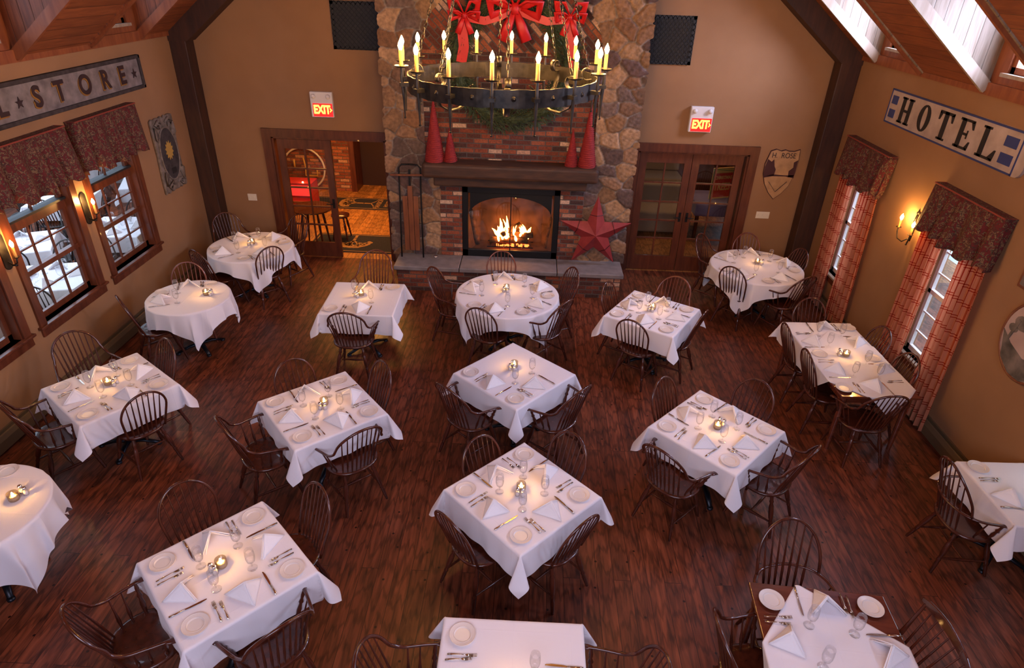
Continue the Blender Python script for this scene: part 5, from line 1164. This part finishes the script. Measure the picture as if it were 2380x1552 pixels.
CHAIRS = [('T1', 'arm', -4.66, 9.35, 3.90, 'far left'), ('T1', 'side', -4.50, 8.40, 5.76, 'near left'), ('T1', 'side', -3.91, 8.57, .80, 'near right'), ('T1', 'arm', -3.83, 9.40, 2.58, 'far right'),
 ('T2', 'side', -4.44, 7.40, 3.56, 'far'), ('T2', 'side', -4.64, 6.85, 5.44, 'near left'), ('T3', 'arm', -2.13, 8.00, 3.17, 'far'), ('T3', 'arm', -2.11, 6.77, .02, 'near'),
 ('T4', 'side', -.32, 8.22, 3.29, 'far'), ('T4', 'arm', -.97, 7.73, 4.53, 'left'), ('T4', 'side', .38, 7.90, 2.01, 'far right'), ('T4', 'side', -.43, 7.04, 5.93, 'near left'), ('T4', 'arm', .27, 7.20, .90, 'near right'),
 ('T5', 'side', 1.35, 7.45, 4.15, 'left'), ('T5', 'arm', 1.88, 7.56, 2.58, 'far'), ('T5', 'side', 1.45, 6.87, 5.72, 'near'), ('T5', 'side', 1.93, 7.08, 1.01, 'right'),
 ('T6', 'arm', 2.96, 9.30, 4.04, 'left'), ('T6', 'side', 3.50, 9.38, 3.09, 'far'), ('T6', 'side', 3.87, 9.02, 1.83, 'right'), ('T6', 'side', 3.14, 8.54, 5.52, 'near left'), ('T6', 'arm', 3.74, 8.34, .48, 'near right'),
 ('T7', 'side', 3.68, 7.08, 3.17, 'far end'), ('T7', 'side', 3.43, 6.66, 4.74, 'far left'), ('T7', 'side', 3.46, 6.07, 4.74, 'near left'), ('T7', 'side', 3.96, 6.66, 1.62, 'far right'), ('T7', 'side', 3.98, 6.05, 1.62, 'near right'), ('T7', 'arm', 3.66, 5.56, .07, 'near end'),
 ('T8', 'arm', -4.62, 5.53, 4.07, 'far left'), ('T8', 'side', -4.00, 5.45, 2.50, 'far right'), ('T8', 'arm', -4.50, 4.73, 5.64, 'near left'), ('T8', 'side', -3.80, 4.92, .93, 'near right'),
 ('T9', 'side', -2.17, 5.18, 3.85, 'far left'), ('T9', 'side', -1.66, 5.24, 2.28, 'far right'), ('T9', 'arm', -2.40, 4.58, 5.42, 'near left'), ('T9', 'arm', -1.58, 4.58, .71, 'near right'),
 ('T10', 'arm', -.52, 5.30, 5.56, 'near left'), ('T10', 'arm', .37, 5.34, .85, 'near right'),
 ('T11', 'side', -.13, 4.09, 3.93, 'far left'), ('T11', 'side', .26, 4.20, 2.35, 'far right'), ('T11', 'side', -.28, 3.62, 5.50, 'near left'), ('T11', 'side', .31, 3.66, .78, 'near right'),
 ('T12', 'side', 1.66, 5.16, 3.94, 'far left'), ('T12', 'side', 2.20, 5.19, 2.37, 'far right'), ('T12', 'arm', 1.45, 4.49, 5.51, 'near left'), ('T12', 'arm', 2.34, 4.58, .80, 'near right'),
 ('T14', 'side', -2.39, 3.37, 3.93, 'far left'), ('T14', 'side', -1.76, 3.41, 2.36, 'far right'), ('T14', 'arm', -2.50, 2.64, 5.50, 'near left'), ('T14', 'arm', -1.63, 2.66, .79, 'near right'),
 ('T15', 'arm', -.56, 2.26, 4.71, 'left'), ('T15', 'arm', .61, 2.29, 1.57, 'right'), ('T16', 'sack', 2.05, 3.10, 3.22, 'far'), ('T16', 'arm', 1.64, 2.60, 4.77, 'left'), ('T16', 'fan', 2.42, 2.63, 1.60, 'right'), ('T17', 'sack', 3.94, 4.16, 4.71, 'left')]
REDS = {('T4', 'far'), ('T2', 'far'), ('T3', 'far'), ('T6', 'far'), ('T5', 'far')}
for k, kind, x, y, th, seat in CHAIRS:
    v = 1 if (k, seat) in REDS else 0
    nm = {'arm': 'windsor armchair', 'side': 'bow-back windsor chair', 'sack': 'double-bow windsor armchair', 'fan': 'fan-back windsor chair'}[kind]
    CH[(kind, v)].get((x, y, 0), th, nm+' at the %s of the %s' % (seat, PH[k]), 'chair', 'windsor armchairs' if kind in ('arm', 'sack') else 'windsor side chairs')

# ================================================================ SIDE DINING ROOM (seen through the left windows)
struct(MB().box(-12, -2.6, 0, -11.8, 16, 4), 'wall_side_room', M['wall_grey']); struct(MB().box(-12, 14, 0, -5.75, 14.2, 4), 'wall_side_room_end', M['wall_grey'])
struct(MB().box(-12, 10.3, -.1, -5.7, 14.2, 0), 'floor_side_room', M['floor'])
sidepts = [(-6.35, 7.55, .3, 'side room table nearest the middle window'), (-6.55, 9.45, .1, 'side room table by the fireplace-end window'), (-7.6, 8.6, .5, 'second-row side room table'), (-8.3, 10.7, .2, 'third-row side room table'), (-7.4, 11.9, .4, 'far-row side room table'), (-9.4, 12.6, 0, 'last-row side room table'), (-6.5, 5.9, .2, 'side room table beyond the left edge')]
for n, (x, y, r, lab) in enumerate(sidepts):
    PH['S%d' % n] = lab
    place_table('S%d' % n, 'rect', x, y, r, .45, .45, .72, .72, 0, (0, 0), 40+n)
    for q, nm in ((0, 'right'), (PI/2, 'far'), (PI, 'left'), (-PI/2, 'near')):
        if n > 3 and q in (PI,): continue
        a = r+q; CH[('side', 2)].get((x+math.cos(a)*.46, y+math.sin(a)*.46, 0), a+PI/2, 'black windsor chair at the %s of the %s' % (nm, PH['S%d' % n]), 'chair', 'black side room chairs')
        if n < 3: setting((x, y), .45, a+PI, 'at the %s of the %s' % (nm, PH['S%d' % n]), 'ng')

# ================================================================ LOBBY beyond the left doorway
struct(MB().box(-5.65, 14.1, 0, -4.02, 14.3, 2.9), 'wall_lobby_brick', M['brick_bright'])
struct(MB().box(-4.02, 14.6, 0, -1.2, 14.8, 2.9), 'wall_lobby_passage', M['darkwall']); struct(MB().box(-4.04, 14.05, 0, -3.92, 14.62, 2.9), 'trim_lobby', M['trim'])
struct(MB().box(-5.75, 10.5, 2.9, 8, 16, 3.0), 'ceiling_lobby', M['wall']); struct(MB().box(-1.3, 10.5, 0, -1.15, 15, 2.9), 'wall_lobby_right', M['wall']); struct(MB().box(-5.75, 10.5, 0, -5.65, 16, 2.9), 'wall_lobby_left', M['wall'])
def rug(x0, x1, y0, y1, lab, up):
    t = empty('rug', ((x0+x1)/2, (y0+y1)/2, 0), 0, lab, 'rug', 'charcoal tree rugs in the lobby'); w_, h = (x1-x0)/2, (y1-y0)/2
    MB().box(-w_, -h, 0, w_, h, .010).build('rug_mat', M['rug'], t)
    b = MB(); e = .04
    b.box(-w_+e, -h+e, .010, w_-e, -h+e+.018, .012).box(-w_+e, h-e-.018, .010, w_-e, h-e, .012).box(-w_+e, -h+e, .010, -w_+e+.018, h-e, .012).box(w_-e-.018, -h+e, .010, w_-e, h-e, .012); b.build('woven_border', M['rug_line'], t)
    r = random.Random(3); m = MB()
    def P(u, v):   # u along the tree (root -> crown), v across
        return (-u, v, .0125) if not up else (v-.25, -u, .0125)
    def seg(a, b_, w0): m.bar(P(*a), P(*b_), w0, .003)
    off = .30 if not up else .36
    seg((-.02-off, 0), (.14-off, 0), .05); 
    for s_ in (-1, 1): seg((-.02-off, 0), (-.10-off, s_*.14), .025); seg((-.10-off, s_*.14), (-.14-off, s_*.34), .015)
    def br(u, v, a, L, w0, dpt):
        u2, v2 = u+L*math.cos(a), v+L*math.sin(a); seg((u, v), (u2, v2), w0)
        if dpt:
            for s_ in (-1, 0, 1): br(u2, v2, a+s_*r.uniform(.4, .8)+r.uniform(-.15, .15), L*r.uniform(.62, .85), w0*.78, dpt-1)
        else:
            q = P(u2, v2); m.lathe([(0, .0), (r.uniform(.025, .045), .0), (0, .003)], (q[0], q[1], .0122), 6)
    br(.12-off, 0, 0, .17 if not up else .15, .055, 4); m.v = [(max(-w_+.07, min(w_-.07, a)), max(-h+.07, min(h-.07, b_)), c) for a, b_, c in m.v]
    m.build('woven_tree', M['rug_line'], t)
    if not up:
        for txt, x, sz in (('MANSION', .50, .15), ('HOUSE', .68, .12)): text_mesh(txt, sz, (x, 0, .0125), ((0, 1, 0), (-1, 0, 0)), M['rug_line'], 'woven_lettering', t, ext=.001, off=.003, local=True)
rug(-5.0, -2.5, 12.88, 13.62, 'charcoal runner with woven tree and lettering at the back of the lobby', False)
rug(-4.0, -2.0, 10.55, 11.42, 'charcoal doormat with woven tree just beyond the left doorway', True)
t = empty('lobby_table', (-3.86, 10.78, 0), 0, 'small dark round table behind the glass of the left doorway', 'table')
MB().lathe([(0, .715), (.36, .715), (.37, .725), (.36, .74), (0, .74)], n=40).build('tabletop', M['chair'], t)
for q in range(4):
    a = PI/4+q*PI/2; MB().lathe([(.014, 0), (.02, .4), (.024, .7), (.016, 1)], (.28*math.cos(a), .28*math.sin(a), 0), 10, (.18*math.cos(a), .18*math.sin(a), .715)).build('leg', M['chair'], t, True)
t = empty('wooden_stool', (-3.50, 11.22, 0), 0, 'dark wooden stool beside the small lobby table', 'stool'); MB().lathe([(0, .44), (.17, .44), (.17, .47), (0, .475)], n=28).build('seat', M['chair'], t, True)
for q in range(4):
    a = PI/4+q*PI/2; MB().lathe(LEGP, (.19*math.cos(a), .19*math.sin(a), 0), 10, (.11*math.cos(a), .11*math.sin(a), .44)).build('leg', M['chair'], t, True)
t = empty('red_cabinet', (-4.78, 12.75, 0), 0, 'low glowing red cabinet with a lit open front in the lobby', 'cabinet')
MB().box(-.34, -.2, 0, .34, .2, .20).box(-.34, .16, .20, .34, .2, .60).box(-.34, -.2, .20, -.30, .2, .60).box(.30, -.2, .20, .34, .2, .60).box(-.34, -.2, .57, .34, .2, .62).build('body', M['redpaint'], t, mods=(.01, 2))
MB().box(-.295, .145, .24, .295, .158, .56).build('lit_back_panel', M['redlit'], t); MB().box(-.36, -.23, .20, .36, -.19, .24).build('front_rail', M['sled'], t)
for x in (-.26, .16): MB().lathe([(0, -.014), (.014, 0), (0, .014)], (x, -.17, .635), 8).build('lamp', M['flame'], t, True)
t = empty('metal_hoop', (-5.08, 14.04, .50), 0, 'round metal hoop leaning on the lobby brick wall', 'hoop'); MB().torus((0, 0, 0), .46, .022, 40, 8, 'y').build('rim', M['china'], t, True)
MB().tube([(.02, -.03, .25), (.05, -.04, .05), (.03, -.03, -.15), (.30, -.03, -.15), (.30, -.03, .02)], .018, 8).tube([(-.2, -.02, .2), (-.2, -.02, .0)], .022, 8).build('bracket', M['sleeve'], t, True)

# ================================================================ LOUNGE beyond the right doorway
struct(MB().box(-1.15, 15.2, 0, 8, 15.4, 2.9), 'wall_lounge', M['trim']); struct(MB().box(6.2, 10.5, 0, 6.35, 15.4, 2.9), 'wall_lounge_right', M['wall'])
def couch(x0, x1, y0, y1, h, lab, mat):
    t = empty('bench', ((x0+x1)/2, (y0+y1)/2, 0), 0, lab, 'bench', 'covered benches in the lounge'); w_, d = (x1-x0)/2, (y1-y0)/2
    MB().box(-w_, -d, .08, w_, d, h).build('covered_seat', mat, t, mods=(.05, 4)); MB().box(-w_, d-.14, h, w_, d, h+.38).build('backrest', mat, t, mods=(.05, 4))
    for sx in (-1, 1):
        for sy in (-1, 1): MB().box(sx*(w_-.1)-.03, sy*(d-.1)-.03, 0, sx*(w_-.1)+.03, sy*(d-.1)+.03, .09).build('leg', M['chair'], t)
couch(1.3, 3.2, 12.0, 12.75, .50, 'tan covered bench behind the left leaf of the right doorway', M['tan'])
couch(1.0, 3.4, 13.9, 14.7, .62, 'tan covered bench at the back of the lounge', M['tan'])
t = empty('lounge_table', (3.75, 12.3, 0), 0, 'table with a purple throw in the lounge behind the right doorway', 'table'); MB().box(-.55, -.45, .70, .55, .45, .74).build('tabletop', M['chair'], t); MB().box(-.56, -.46, .50, .56, .46, .745).build('throw', M['purple'], t, mods=(.02, 3))
for sx in (-1, 1):
    for sy in (-1, 1): MB().box(sx*.48-.03, sy*.38-.03, 0, sx*.48+.03, sy*.38+.03, .7).build('leg', M['chair'], t)
def tree_sign():
    t = empty('tree_sign', (3.72, 12.25, .746), .35, 'red and yellow CHRISTMAS TREES sign standing behind the right doorway glass', 'sign')
    MB().box(-.24, -.01, 0, .24, .01, .60).build('board', M['signyel'], t)
    MB().box(-.205, -.016, .03, .205, -.008, .50).build('red_panel', M['signred'], t)
    MB().bar((-.24, -.014, .585), (.24, -.014, .53), .006, .035, (0, 1, 0)).bar((-.235, -.014, 0), (-.235, -.014, .6), .006, .02, (0, 1, 0)).build('green_band', M['signgreen'], t)
    text_mesh('CHRISTMAS', .085, (0, -.018, .41), ((1, 0, 0), (0, 0, 1)), M['signyel'], 'lettering', t, off=.002, sx=.85, local=True)
    text_mesh('TREES', .20, (0, -.018, .23), ((1, 0, 0), (0, 0, 1)), M['signyel'], 'lettering', t, off=.004, sx=.68, local=True)
tree_sign()
struct(MB().box(3.0, 15.18, .9, 3.08, 15.21, 2.3).box(4.9, 15.18, .9, 5.6, 15.21, 2.3), 'window_lounge', M['skywin'])
CH[('side', 2)].get((4.35, 11.7, 0), 1.2, 'dark windsor chair beside the table in the lounge', 'chair', 'black side room chairs')
struct(MB().box(XR+.16, D, 0, 6.35, D+.2, 3.0), 'wall_lounge_front', M['wall'])
# ground outside the right wall
struct(MB().box(4.9, -4, -.6, 40, 30, -.5), 'ground_outside', M['snow'])

# lettering becomes plain mesh
bpy.context.view_layer.update(); dg = bpy.context.evaluated_depsgraph_get()
made = [(o, bpy.data.meshes.new_from_object(o.evaluated_get(dg))) for o in TEXTS]
for o, me in made:
    nm, pa, ml = o.name, o.parent, o.matrix_local.copy(); bpy.data.objects.remove(o)
    n = bpy.data.objects.new(nm, me); COL.objects.link(n); n.parent = pa; n.matrix_local = ml
